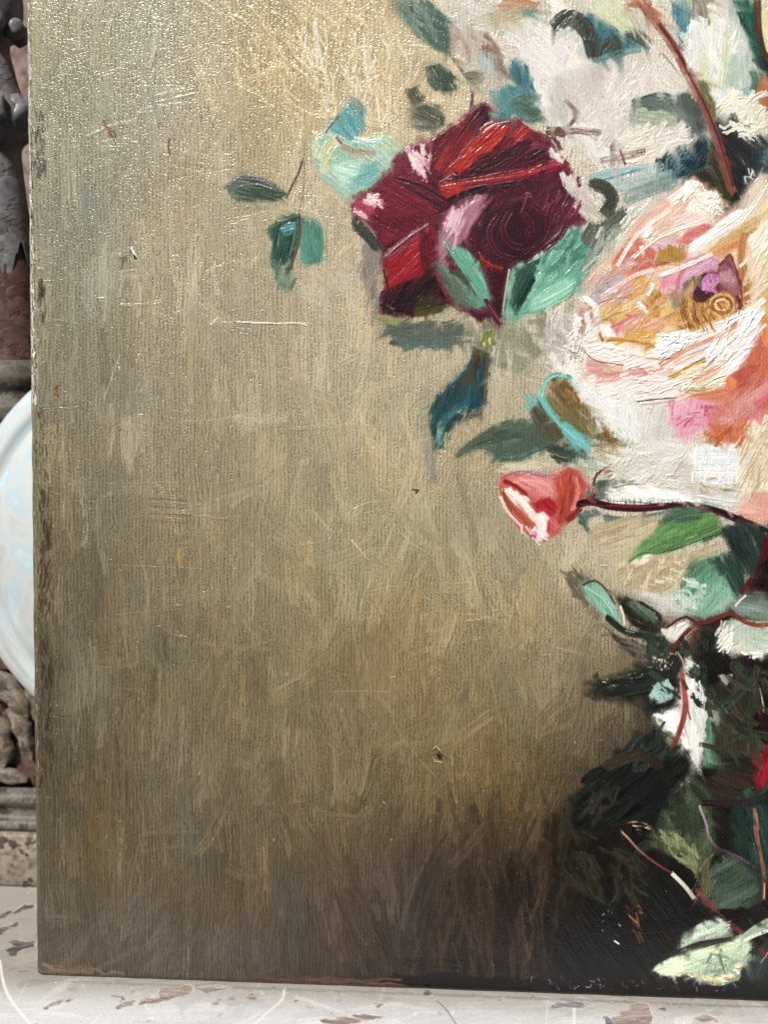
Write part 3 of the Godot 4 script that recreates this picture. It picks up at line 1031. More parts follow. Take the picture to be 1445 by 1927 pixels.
	l("868,455 884,470 900,500 908,520", 12, "2a0c18 481828", {})
	l("884,474 900,500 908,526", 5, "8a6878", {"dry": 0.3, "h": 0.1})
	# lower left petals
	p("720,486 760,454 812,416 820,440 816,500 792,522 742,542 728,545", 135, "861426 9c1222 a81222 741022", 12, {"h": 0.08, "part": "painted_petal", "of": rose})
	l("722,480 760,448 800,420", 6, "a85064 b87888", {"dry": 0.3, "h": 0.1})
	l("730,484 770,452 810,420", 3, "c898a0", {"dry": 0.35})
	p("792,420 816,424 816,500 800,520 790,470", 80, "6a1024 740e20 5a0c1e", 11)
	p("722,548 790,522 818,500 826,535 842,570 800,580 752,592 720,586", 120, "4a0c1a 3a0a16 2a0a12 5a1022", 14, {"part": "painted_petal", "of": rose})
	p("776,590 785,560 812,545 838,565 842,578 800,592", -15, "4f4a22 3f381e 5a5228", 10, {"dry": 0.1})
	l("806,520 826,540 840,562", 10, "240a10 1c0a0c", {})
	l("818,506 832,540 844,566", 8, "8a1a2c 7a1424", {"dry": 0.1})
	p("905,510 958,500 952,560 944,612 926,604 912,560", 88, "4f0c20 3f0a1a 5a1228", 11)
	p("862,576 910,574 944,598 944,614 916,610 884,590", 20, "58122a 4a0e22", 11)
	scatter("720,570 760,590 790,590 720,596", 16, 0, 90, "1c080e 30101a 8a7a80", 5, 14, {"dry": 0.3})
	for s in ["742,330 790,356 836,392", "812,300 806,345 830,392", "838,382 872,366 930,352", "836,396 822,430 818,500", "722,470 770,440 826,398", "930,330 990,310 1040,296", "1000,345 1060,345 1085,380"]:
		g(s, 16, "30101a", 0.4)
	g("960,380 905,420 920,490 980,490 1020,440 990,380", 26, "340c1a", 0.3)
	g("1010,350 1060,380 1090,410", 40, "4a1028", 0.4)
	g("700,430 740,420 790,410", 30, "4a0c1e", 0.45)
	g("740,560 790,560 830,570", 50, "20080e", 0.6)
	g("870,270 840,310 826,335", 18, "4a0f1a", 0.5)
	g("960,260 930,290 890,325", 14, "400c1a", 0.5)
	blend("700,330 900,230 1060,300 1080,420 940,560 740,580", 240, 130, 40, 9, 34, 0.55)
	l("722,483 762,450 806,420", 4, "b87484 c898a4", {"dry": 0.3, "h": 0.12})
	l("960,380 930,392 906,424 904,456 922,482", 5, "5c1a2e 4a1224", {"dry": 0.35})
	l("1040,380 1046,420 1020,458", 5, "56182e", {"dry": 0.4})
	l("988,374 983,392 976,408", 4, "8a3424 5f1e1e", {"h": 0.1, "dry": 0.3})
	l("906,486 924,499 946,505", 9, "a02a1e 841e1c", {"h": 0.1})
	# leaves over the rose
	p("833,450 846,460 876,470 897,492 916,540 919,576 904,574 888,545 868,510 848,480", 58, "7cbca0 62a68c 4f947c", 9, {"h": 0.14, "part": "painted_leaf", "label": "small mint leaf lying over the red rose"})
	l("838,466 864,500 892,548", 3, "2f5a4c", {"dry": 0.3})
	p("820,498 834,497 842,512 860,520 884,548 906,572 898,578 862,574 846,552 832,526", 55, "64a890 58907c 5c6c5c 6a7a68", 9, {"h": 0.1, "part": "painted_leaf"})
	scatter("848,520 876,530 890,570 862,570", 22, 60, 30, "6a705e 5a6454 848a74", 5, 24, {"dry": 0.35})
	p("846,512 862,506 884,530 876,536 860,522", 45, "4f5a4c 42503f", 7)
	p("950,602 953,560 963,506 990,494 1012,484 1060,430 1086,428 1102,452 1116,492 1096,532 1062,560 1022,582 976,592", 135, "4a8c78 62a68c 5a9c84 86c2a6 74b498", 14, {"h": 0.1, "dry": 0.05, "part": "painted_leaf", "label": "large mint leaf at the lower side of the red rose"})
	p("960,575 966,520 990,498 1016,486 1004,520 985,560 968,590", 118, "1d4238 24503f 2f5f50", 11)
	scatter("1020,470 1080,440 1095,480 1040,520", 40, 130, 30, "3f7868 4a8472 7ab89e", 9, 30, {"dry": 0.42})
	p("1000,560 1040,530 1085,525 1070,556 1024,580 996,586", 150, "8ac6aa 98d0b6 7cba9e", 11, {"h": 0.1})
	l("957,506 950,550 944,592", 5, "b0c4b4 9ab0a4", {"h": 0.14, "dry": 0.15})
	l("985,500 968,540 960,575", 7, "3a5046 5a6c60", {"dry": 0.3})
	l("912,562 926,584 944,612", 9, "5a1428 661a30", {"part": "painted_stem"})
	l("918,572 930,590 944,610", 2.5, "b49a80", {"dry": 0.2, "h": 0.1})

func paint_middle() -> void:
	# under the red rose
	g("725,622 800,625 865,622", 55, "6a6c5e", 0.5, 0.4)
	scatter("735,605 870,605 872,645 750,650", 70, 175, 25, "56625a 6a6f62 4a5650", 11, 44, {"dry": 0.42, "op": 0.8})
	scatter("752,642 820,640 830,655 770,660", 16, 175, 15, "4f706c 5f7c74", 9, 34, {"dry": 0.4})
	p("703,598 730,594 756,604 750,612 715,608", 8, "7c8452 8a8e62", 9, {"dry": 0.2})
	scatter("880,620 1050,605 1060,690 980,700 930,690", 60, 40, 40, "868872 7a7a66 9a967e 8f8f78", 13, 50, {"dry": 0.4, "op": 0.7})
	scatter("920,640 960,640 955,700 930,700", 12, 85, 10, "b4aa94 c0b6a0", 5, 50, {"dry": 0.3, "h": 0.12})
	scatter("1020,600 1105,560 1110,640 1040,700", 50, 60, 50, "c4bcb0 d4cec4 a89c94 c8bcc0", 12, 36, {"dry": 0.3, "h": 0.12})
	p("900,642 914,622 930,618 928,648 914,656 902,652", 110, "727a2e 868c44 5f6828", 8, {"h": 0.12, "part": "painted_sepal", "label": "lime green sepal hanging under the red rose"})
	scatter("908,640 924,640 918,656 908,654", 5, 100, 30, "c8c890 d8d8b0", 4, 10, {"h": 0.16})
	# drooping leaf
	g("800,735 795,800 805,880", 36, "8a8472 7f807a", 0.6, 0.3)
	p("892,652 918,664 916,700 912,742 905,776 872,786 850,802 832,838 818,845 808,800 812,766 832,735 870,702 890,676", 112, "4a4430 423f30 2f4a4c 235058 1f4650", 13, {"part": "painted_leaf", "label": "dark teal and olive leaf drooping under the red rose"})
	p("893,655 906,660 902,700 880,740 868,720 888,690", 105, "4e4836 5a4a30", 9)
	p("900,690 910,695 906,768 880,772 860,782 872,740", 100, "1c4a58 245664 2a5c66", 11)
	l("826,836 830,800 850,776 872,760", 15, "45808a 357078", {"dry": 0.15})
	l("822,822 836,796", 10, "4f8a90", {"dry": 0.2})
	scatter("822,800 850,790 845,840 826,850", 10, 110, 20, "a0aa7a 8a9a70", 5, 28, {"dry": 0.35})
	l("917,664 914,715 906,772", 6, "5f4834 7a5a40", {"dry": 0.25})
	scatter("860,770 905,765 900,790 866,795", 14, 140, 40, "c4bca8 4f6468", 5, 16, {"dry": 0.3})
	scatter("800,840 830,845 822,900 802,890", 16, 100, 25, "8a8e86 7f8680 9a968a", 7, 34, {"dry": 0.45, "op": 0.7})
	# grey-green leaf pointing left
	p("855,862 880,836 910,812 940,796 970,788 992,792 1022,804 1050,812 1042,836 1002,852 980,862 946,864 922,846 896,844", 165, "56685a 46604e 4f6656 627260", 13, {"dry": 0.14, "part": "painted_leaf", "label": "grey-green leaf above the rosebud"})
	l("858,858 890,832 930,806", 10, "68705c 58624f", {"dry": 0.3})
	l("938,864 980,858 1010,842", 13, "4f7464 5a7f70", {"dry": 0.2})
	p("995,770 1020,745 1050,770 1072,815 1050,835 1020,815", 60, "6a6450 5f5844 54523f", 13, {"dry": 0.14})
	p("985,742 1005,742 1012,764 994,768", 50, "7cb4ac 6ca49c", 8, {"dry": 0.25})
	l("970,698 986,722 1002,748", 5, "a88e70", {"dry": 0.3})
	p("1022,842 1060,834 1100,846 1092,866 1050,868", 15, "3c4c3c 46543f", 10, {"dry": 0.25})
	scatter("1060,860 1120,850 1130,880 1080,890", 18, 10, 30, "a8b8a4 c8c8b8 7a9a90", 8, 34, {"dry": 0.35})
	# white ground round the teal rimmed leaf
	scatter("1040,690 1110,700 1150,740 1190,800 1180,830 1120,800 1080,720", 80, 60, 40, "dcdad6 e6e4e0 c8c4bc", 13, 50, {"dry": 0.2, "h": 0.14})
	p("1022,752 1034,716 1056,706 1080,724 1096,760 1132,792 1182,826 1150,832 1104,818 1070,804 1040,778", 42, "7a5a32 825c30 6c6238 84784a", 12, {"part": "painted_leaf", "label": "brown leaf with a turquoise rim above the rosebud"})
	scatter("1040,712 1072,720 1090,760 1052,770", 20, 55, 25, "8f6434 6a5a30 9a7848", 7, 30, {"dry": 0.3})
	scatter("1085,765 1160,810 1150,830 1090,800", 26, 75, 25, "8a8058 74704a 9a9068", 6, 26, {"dry": 0.35})
	l("1016,752 1026,718 1046,704 1068,708 1084,722", 10, "72bca6 5faa98", {"h": 0.12})
	l("1016,744 1032,772 1056,798 1076,820 1100,830", 15, "62b0a4 5aa8ac", {"h": 0.12, "part": "painted_leaf_rim"})
	p("1050,790 1078,806 1118,834 1086,840 1064,822", 35, "62b0b4 74bcbc 54a0a8", 10, {"h": 0.12})
	l("1040,785 1062,806", 4, "98d0c0", {"h": 0.12})
	l("1148,812 1168,822 1186,834", 11, "8cc2a6", {"dry": 0.15})
	l("1110,836 1150,838 1200,836", 9, "8a7452 a08e6c", {"dry": 0.42})
	l("1116,846 1160,850 1210,846", 9, "a08c68 c0b496", {"dry": 0.45})

func paint_pink_rose() -> void:
	# loose strokes left of the bloom
	l("1112,345 1136,352 1150,372 1140,398", 26, "565a4e 4a4e42", {"h": 0.09, "hair": 1.6, "dry": 0.08})
	l("1146,396 1126,420 1106,452", 34, "565e50 626a5c", {"h": 0.08, "dry": 0.18})
	l("1176,402 1148,430 1122,466", 32, "5c6456 6a7266", {"dry": 0.28})
	scatter("1100,445 1180,410 1170,500 1110,530", 60, 125, 25, "6c7468 8a9084 a8aca0 c8ccbc", 8, 40, {"dry": 0.4})
	scatter("1060,340 1110,345 1120,400 1090,420", 30, 60, 30, "d2ccc4 c2bab0 b4a698", 11, 40, {"dry": 0.3, "h": 0.12})
	scatter("1170,400 1220,380 1200,450 1160,480", 30, 125, 20, "c8ccb8 e0e0d0 a8b0a0", 6, 34, {"dry": 0.3, "h": 0.16})
	var rose := "the pale pink rose"
	p("1095,640 1088,600 1095,540 1130,500 1160,470 1190,430 1225,398 1265,364 1302,338 1316,346 1345,360 1356,380 1350,404 1392,388 1420,338 1465,322 1465,990 1400,960 1390,850 1350,836 1318,806 1280,826 1250,828 1258,756 1190,758 1130,742 1098,705", 20, "dcc0aa d4a48c d8ac94 dcb498 e2c8b4 e6d8cc dcc8bc", 20, {"h": 0.10, "part": "painted_rose", "label": "the pale pink rose", "rag": 0.5})
	# back petals
	p("1172,472 1206,412 1262,380 1342,420 1302,462 1290,482 1240,492 1184,502", 150, "cf9484 dca898 e0b4ac d89c90", 16, {"h": 0.08, "part": "painted_petal", "of": rose})
	p("1205,420 1260,382 1300,352 1310,362 1290,400 1240,440 1212,450", 140, "dca494 e2bca8 e8ccb8", 12, {"h": 0.1})
	l("1262,380 1290,358 1306,346", 20, "ece4d2 f2ecdc", {"h": 0.18})
	p("1290,345 1300,338 1316,345 1314,362 1300,372 1280,372", 125, "efe8d6 f6f0e2", 10, {"h": 0.22, "part": "painted_petal", "of": rose})
	p("1312,366 1344,360 1357,382 1350,404 1338,416 1300,412 1290,392", 60, "f2ece0 ece2d2 f6f2ea", 11, {"h": 0.26, "part": "painted_petal", "of": rose, "label": "thick cream paint at the tip of the upper petal"})
	scatter("1318,366 1352,372 1352,404 1320,408", 22, 60, 70, "f8f4ec e0d8c6 ece6d8", 6, 20, {"h": 0.32})
	p("1260,412 1310,400 1340,418 1300,440 1262,440", 155, "e6cfc4 ecdcd2 e2c0b8", 12, {"h": 0.12})
	p("1204,440 1225,425 1230,445 1212,456", 130, "e8dcc8 f0e6d8", 8, {"h": 0.2})
	scatter("1230,430 1275,420 1270,460 1235,460", 24, 140, 40, "ccb49a d8c4ac c0a898", 8, 26, {"dry": 0.3, "h": 0.1})
	p("1276,458 1290,432 1332,422 1340,430 1300,462 1294,474", 160, "cc6c68 d47c74 c86464", 10, {"part": "painted_petal", "of": rose})
	p("1205,470 1230,455 1262,450 1290,462 1288,482 1236,492", 10, "d8b0c0 d4a4b4 dcbcc4", 11, {"h": 0.09})
	p("1150,496 1176,452 1196,448 1232,476 1232,500 1186,524 1166,516", 30, "cc6e58 c86450 d27c66", 12, {"h": 0.08, "part": "painted_petal", "of": rose, "label": "salmon petal on the left of the pink rose"})
	l("1206,462 1208,478", 10, "ece2d6", {"h": 0.22})
	p("1166,536 1186,524 1200,516 1212,530 1180,548", -20, "c45a5c cc6a66", 10)
	p("1228,492 1236,476 1262,468 1292,470 1284,490 1240,498", 5, "a4742c b0823a 946424", 10, {"h": 0.08})
	scatter("1236,468 1290,464 1292,478 1240,480", 14, 80, 15, "b08438 a07028", 6, 16, {"dry": 0.2})
	# right petals
	p("1300,472 1342,440 1398,394 1424,345 1465,328 1465,600 1412,582 1400,500 1360,480", 130, "e6d8bc dcc89c e0cca8 d8c69a e4d6b4", 18, {"h": 0.1, "part": "painted_petal", "of": rose})
	p("1392,392 1412,352 1428,326 1440,330 1434,372 1410,398", 115, "cfc0aa e0d4c4 bcae98", 11, {"h": 0.12})
	p("1290,468 1336,432 1384,398 1420,392 1390,420 1330,460 1304,480", 145, "f0eae4 e8e2e0 f4f0ea", 12, {"h": 0.18, "part": "painted_petal", "of": rose})
	p("1328,478 1362,450 1402,432 1394,460 1370,476 1344,482", 155, "d09464 c88650 d8a880", 11)
	p("1360,452 1400,420 1436,404 1420,432 1390,448", 150, "b8955a c4a468 d0a484", 10)
	l("1398,440 1394,480 1400,530 1404,570", 18, "bc7c48 a86a38", {"h": 0.08})
	p("1412,440 1465,400 1465,500 1425,520 1405,480", 120, "f0ece0 e8e0cc ece6d8", 16, {"h": 0.16})
	p("1410,540 1465,500 1465,590 1420,584", 130, "c09c60 cca870 d8ba88", 14, {"h": 0.12})
	scatter("1408,470 1450,480 1440,560 1412,550", 30, 125, 20, "e8e0cc d4c49c c8b488", 7, 46, {"dry": 0.25, "h": 0.16})
	l("1372,492 1384,520 1390,556 1384,580", 9, "ecdcc4 e0c8a4", {"h": 0.18})
	# heart of the rose
	p("1276,545 1280,512 1300,488 1330,478 1356,488 1346,508 1310,518 1292,545", 150, "bc86a6 c894ac d0a4b8 c27a96", 10, {"h": 0.09, "part": "painted_petal", "of": rose, "label": "mauve petal arching over the heart of the pink rose"})
	l("1272,556 1278,520 1296,492", 9, "c8607c d07890", {})
	p("1300,556 1306,526 1322,514 1342,512 1338,540 1346,560 1332,568 1312,564", 70, "3a1c28 4a1c28 5a2028", 9, {"part": "painted_petal", "of": rose})
	l("1350,500 1362,490 1371,478", 7, "7a2c30 5a2024", {})
	l("1372,478 1378,506 1388,530", 5, "ecdcc8 e0ccb0", {"h": 0.14})
	p("1344,514 1364,490 1373,478 1388,516 1394,556 1384,574 1354,562 1340,545", 60, "7a3440 a86a74 8a4044 6a2a2a", 9, {"part": "painted_petal", "of": rose})
	p("1348,516 1370,506 1386,530 1370,540 1350,532", 15, "b4808c c0909a a06c78", 9, {"h": 0.08})
	p("1282,535 1304,520 1318,520 1312,548 1290,558", 120, "7a7044 8a7a50 6a5a38", 8)
	p("1284,555 1300,528 1306,545 1296,566", 110, "c8a088 b88c74", 7)
	p("1318,545 1326,522 1340,514 1352,520 1344,540 1352,556 1336,548", 70, "b05c9c c880b0 d8a4c4", 7, {"h": 0.14, "part": "painted_petal", "of": rose, "label": "small magenta curl in the heart of the pink rose"})
	p("1268,612 1274,572 1300,552 1332,562 1362,546 1380,566 1376,596 1340,618 1298,628", 70, "b4823c c8984c 9a6428 b47436", 9, {"h": 0.12, "part": "painted_petal", "of": rose})
	for k in 9:
		var x := 1280.0 + k * 10.0
		l("%f,%f %f,%f %f,%f" % [x - 6, 566 + absf(k - 4) * 2.0, x - 3, 592, x + 6, 616 - k * 2.0], 4.5, ["e0b868", "8a4624", "d8a858", "7a3c1e", "e8cc90"][k % 5], {"h": 0.16, "dry": 0.1})
	for k in 4:
		var r := 6.0 + k * 6.0
		var text := ""
		for a in 11:
			text += "%f,%f " % [1357 + r * cos(a * 0.6 + k), 573 + r * 0.85 * sin(a * 0.6 + k)]
		l(text, 5, ["a85c34", "e4c888", "8a4426", "d8b468"][k], {"h": 0.16, "dry": 0.1})
	l("1384,556 1392,574 1380,592", 8, "5a2020 6a2826", {})
	l("1395,556 1398,575 1388,592", 4, "e8d4b8", {"h": 0.14})
	p("1242,536 1250,510 1268,502 1272,520 1262,538 1248,552", 110, "d87c9c e09cb4 cc6c90", 9, {"h": 0.1})
	p("1212,510 1240,504 1276,496 1268,508 1230,520 1214,524", -10, "e2b4a0 ecc8b8", 9, {"h": 0.1})
	p("1176,552 1188,530 1212,520 1222,534 1206,556 1184,566", 140, "d0a850 c49438 dcb868", 8, {"h": 0.1})
	p("1188,562 1210,548 1228,540 1236,556 1216,578 1196,584", 150, "e0c8a4 e6d4b4 d4b080", 9, {"h": 0.1})
	l("1226,532 1222,545 1216,556", 10, "f4f0f0", {"h": 0.22})
	l("1252,540 1250,552", 7, "e8a8c0", {"h": 0.14})
	l("1250,554 1252,566", 5, "d86c94", {"h": 0.12})
	p("1216,560 1232,540 1248,560 1244,600 1262,616 1238,612 1222,590", 75, "b8842c a87424 c49440", 10, {"h": 0.09})
	p("1240,575 1262,568 1272,600 1270,622 1248,606", 75, "d8bc78 ccac60 e0c88c", 10, {"h": 0.1})
	p("1258,555 1272,545 1284,552 1286,574 1268,584", 85, "a08e68 8f8058 ac9c78", 9)
	p("1194,576 1200,566 1208,574 1220,592 1212,594", 50, "f0e8ee e8c8d4", 7, {"h": 0.16})
	l("1206,566 1218,578 1224,594", 5, "c05c68", {})
	# left petals of the front row
	p("1098,570 1124,534 1150,506 1166,512 1166,540 1146,560 1120,576", 140, "b0a0a8 c2b6be a8949a 8f8488", 11, {"h": 0.1, "part": "painted_petal", "of": rose})
	scatter("1100,545 1150,510 1160,530 1120,570", 20, 50, 30, "8a7478 c8c0c4 98868a", 5, 24, {"dry": 0.35})
	p("1142,548 1162,536 1166,546 1150,556", -20, "e8e8ec f0f0f0", 8, {"h": 0.16})
	p("1092,560 1104,558 1124,574 1120,584 1108,576", 35, "f0ebe2 f6f2ea", 10, {"h": 0.24})
	l("1116,590 1122,580 1124,596", 10, "f2eee6 e0dcd4", {"h": 0.22})
	l("1096,562 1102,572 1112,580", 5, "b06a5c", {})
	p("1078,600 1092,578 1116,588 1118,604 1096,628 1082,618", 120, "b89888 a88476 c2a496", 10, {"h": 0.08})
	p("1132,594 1150,566 1172,556 1170,584 1150,602 1136,606", 140, "d4b464 c8a450 e0c888", 9, {"h": 0.1})
	p("1166,580 1200,556 1206,572 1180,590 1168,594", 150, "dec090 e4ccA8 d8b484", 9)
	p("1148,612 1160,600 1196,584 1210,586 1200,600 1176,612 1156,628", 155, "c8647a d07c8a bc5468", 9, {"h": 0.1, "part": "painted_petal", "of": rose})
	p("1164,624 1186,608 1228,594 1234,610 1216,640 1184,640", 160, "e0b088 d8a06c e4bc98", 10, {"h": 0.1})
	p("1124,626 1130,612 1144,612 1160,632 1150,636", 40, "f0eae4 f6f0ec", 8, {"h": 0.16})
	l("1124,622 1130,634 1136,646", 8, "b47c30 a06a24", {"h": 0.1})
	l("1138,638 1170,638 1206,644 1234,656", 9, "c08838 b07424", {"h": 0.1})
	p("1172,622 1206,618 1236,622 1232,642 1196,640", 5, "dcac58 d0983c e0b870", 9, {"h": 0.1})
	p("1206,652 1232,648 1236,656 1220,668 1206,668", 70, "b47428 c08434", 7, {"h": 0.1})
	# the broad white front petal
	p("1096,645 1108,612 1124,612 1134,648 1180,652 1206,664 1234,660 1238,632 1262,620 1290,626 1316,622 1340,606 1386,588 1420,576 1442,586 1430,636 1402,688 1372,722 1336,740 1300,748 1224,756 1150,752 1114,736 1100,704", 160, "ecdfd8 e6d0c6 f2ebe4 e2cec0 ece2da", 14, {"h": 0.2, "part": "painted_petal", "of": rose, "label": "broad white front petal of the pink rose"})
	scatter("1236,632 1300,624 1290,668 1240,672", 44, 150, 60, "f6f4f2 e4e2e2 fbf8f4", 8, 22, {"h": 0.3})
	scatter("1320,650 1400,580 1432,590 1400,680 1360,720", 60, 130, 25, "f6f2f0 eee8e6 e4dcd8", 9, 46, {"h": 0.26})
	p("1102,690 1100,672 1128,680 1152,690 1140,706 1122,708", 15, "cf8f8e d8a09c c48486", 11, {"h": 0.1})
	p("1132,716 1142,696 1172,686 1166,704 1144,714", 150, "d8a092 e0b0a0", 9)
	l("1096,652 1110,672 1140,672", 10, "ecd4cc e6c4bc", {"h": 0.12})
	l("1238,690 1284,662 1336,640 1372,620 1386,610", 13, "dca488 cf8468 d49078", {"h": 0.1})
	l("1330,648 1352,642 1376,628", 10, "cc6e54 d07c5c", {"h": 0.1})
	l("1252,712 1284,698 1325,676", 11, "bc8c3c a87a30", {"h": 0.1, "dry": 0.1})
	l("1268,690 1300,674 1330,662", 6, "e0c8d0", {"h": 0.12})
	l("1290,664 1320,652 1360,640", 13, "c8c8d2 d4d2d8", {"h": 0.12, "dry": 0.1})
	p("1274,730 1310,722 1338,730 1330,738 1280,738", 5, "c4a678 b89868", 8, {"dry": 0.1})
	scatter("1276,696 1344,690 1350,726 1290,726", 40, 160, 30, "f2ead8 e4d6bc d0bc98", 8, 36, {"h": 0.24, "dry": 0.15})
	scatter("1180,700 1260,690 1250,740 1190,744", 34, 170, 40, "f0e4dc e6d4cc ece8e4", 12, 44, {"h": 0.16, "dry": 0.15})
	l("1200,744 1240,736 1278,728", 10, "d0ccd2 d8d0cc", {"h": 0.1, "dry": 0.15})
	l("1110,736 1150,752 1200,756 1262,748", 3, "7a6a58", {"dry": 0.3, "h": -0.1})
	l("1196,757 1228,752 1272,749", 3.5, "5f4a38", {"dry": 0.15, "h": -0.1})
	l("1096,652 1104,668 1122,680 1150,684 1172,688", 2.4, "3c2a2a", {"h": -0.12})
	l("1150,600 1130,602 1118,614 1098,634", 2, "4a3a38", {"h": -0.12, "dry": 0.1})
	l("1240,684 1252,676 1262,674", 3.5, "2c2420", {"h": -0.1})
	l("1178,700 1196,694 1220,702", 1.6, "6a5650", {"h": -0.1})
	scatter("1140,560 1230,520 1290,600 1240,640 1160,640", 50, 150, 30, "d0a04c dcb06c c88a60 e0c09c d89888 b8803c", 8, 30, {"dry": 0.3, "h": 0.12})
	scatter("1110,520 1200,480 1230,520 1150,580", 26, 140, 30, "c88a80 d8a89c b89aa0 cc8c70", 8, 30, {"dry": 0.3, "h": 0.12})
	scatter("1270,560 1400,560 1390,610 1290,625", 40, 75, 25, "8a4a24 d8b468 b87434 6a2c18 e8d09c", 4, 22, {"dry": 0.2, "h": 0.16})
	blend("1100,500 1280,470 1400,560 1290,640 1110,650", 120, 150, 50, 7, 20, 0.5)
	scatter("1230,690 1370,620 1360,700 1240,740", 22, 152, 12, "d89c80 e8d8d0 c8926a f0e6e0", 6, 50, {"dry": 0.3, "h": 0.16})
	for s in ["1100,700 1130,694 1170,700 1230,690", "1120,722 1180,716 1250,724", "1150,664 1200,672 1260,680", "1300,716 1340,700 1390,660", "1330,690 1370,650 1420,600"]:
		l(s, 7, ["d8a890 e2c0ac", "cc9a88 e0c8bc", "c8b4ae dcd0ca"][rng.randi() % 3], {"dry": 0.25, "h": 0.1})
		l(s, 2, "a88474 bca090", {"dry": 0.3, "h": -0.06})
	for s in ["1170,470 1200,452 1240,444", "1196,508 1240,498 1280,500", "1300,470 1340,440 1390,404", "1104,584 1140,566 1180,560", "1130,606 1160,590 1200,580", "1236,498 1226,520 1210,548"]:
		l(s, 3, "9a5c50 b07868", {"dry": 0.3, "h": -0.05})
	scatter("1060,600 1110,590 1100,720 1064,680", 34, 70, 50, "ece6de dcd2ca f4f0ea c0aca4", 8, 24, {"dry": 0.28, "h": 0.24})
	scatter("1090,720 1200,756 1260,760 1240,790 1130,776", 40, 60, 40, "eeeae4 e2dcd6 f2efea", 9, 34, {"dry": 0.25, "h": 0.2})
	scatter("1150,840 1290,830 1290,935 1180,925", 40, 165, 40, "ece8e2 f2f0ec dcd6ce", 10, 34, {"dry": 0.25, "h": 0.2})
	scatter("1110,690 1160,700 1250,690 1240,700 1140,716", 14, 10, 20, "c88c88 d8a49c", 7, 26, {"dry": 0.25})
	# salmon and hot pink lower petals
	p("1300,748 1340,740 1372,722 1402,688 1422,640 1440,600 1465,590 1465,756 1412,790 1396,826 1350,834 1322,804 1310,770", 120, "c8705a bc6450 cc7862 d0847a", 16, {"h": 0.08, "part": "painted_petal", "of": rose, "label": "salmon lower petal of the pink rose"})
	p("1390,700 1420,650 1440,610 1465,600 1465,690 1420,700", 110, "d27c58 c46448 b85440", 14)
	p("1375,706 1400,690 1425,690 1400,730 1370,732", 130, "b04c40 bc5a4c", 11)
	p("1432,596 1465,580 1465,640 1440,650", 70, "e08c48 dc7c3c", 12)
	l("1298,750 1330,744 1366,738", 17, "cc7c54 c87050", {"h": 0.1})
	p("1362,728 1368,708 1384,716 1386,730 1372,736", 60, "e0844c d87848", 8, {"h": 0.14})
	p("1330,800 1360,770 1420,730 1450,710 1440,740 1400,780 1370,800", 140, "cc8480 d49490 c87c78", 13)
	l("1448,740 1418,768 1402,800", 9, "d8648a cc5878", {"h": 0.1})
	scatter("1325,800 1405,796 1400,838 1330,838", 40, 110, 40, "c4643a b85a34 cc7448", 8, 22, {"dry": 0.2, "h": 0.12})
	p("1264,752 1300,746 1332,760 1322,800 1292,820 1250,828 1256,792", 100, "d8809c e0a0b4 d890a8 e4acc0", 12, {"h": 0.1, "part": "painted_petal", "of": rose, "label": "hot pink petal under the white front petal"})
	l("1266,752 1262,790 1252,824", 7, "c8487c d05c88", {"dry": 0.1})
	scatter("1262,780 1320,770 1310,800 1266,806", 14, 160, 30, "c05078 e8c0cc b4486c", 4, 26, {"dry": 0.25, "h": 0.12})
	l("1318,764 1328,768 1326,782", 8, "a83050", {})
	# whites under the rose
	p("1140,760 1260,760 1254,826 1210,840 1170,800", 100, "c8c4bc d4d2cc bcb8ae", 16, {"h": 0.1, "dry": 0.08})
	scatter("1080,730 1200,760 1200,830 1130,790", 60, 75, 20, "dfe0de e8e8e6 ccccc6", 8, 44, {"dry": 0.25, "h": 0.16})
	p("1180,850 1250,830 1330,840 1400,830 1400,950 1300,945 1200,900", 5, "cfcdc8 d8d8d6 c4c2bc dcdedf", 18, {"h": 0.14, "dry": 0.05})
	scatter("1130,860 1290,840 1290,920 1150,905", 90, 160, 50, "d8d4cc c4beb0 e2e0da b4aa98", 10, 34, {"dry": 0.3, "h": 0.18})
	p("1294,842 1330,838 1388,840 1386,900 1340,908 1300,900", 2, "e0e4e6 dadfe2 e6e8e8", 14, {"h": 0.12})
	scatter("1285,900 1390,895 1390,925 1300,925", 26, 20, 60, "b0a080 c8bca4 8a7a5c", 6, 18, {"dry": 0.3, "h": 0.16})
	p("1402,822 1424,782 1465,756 1465,990 1392,962 1384,880", 100, "e2d8c6 dccfb8 e6dece d4c4a8", 15, {"h": 0.16, "part": "painted_petal", "of": rose})
	scatter("1395,830 1450,780 1450,930 1390,920", 46, 110, 12, "ece4d6 c8b490 b8a27c f0eadf", 6, 70, {"dry": 0.25, "h": 0.2})
	p("1386,944 1410,930 1465,920 1465,985 1430,984 1392,972", 10, "d89888 cf8c7c dca494", 13)

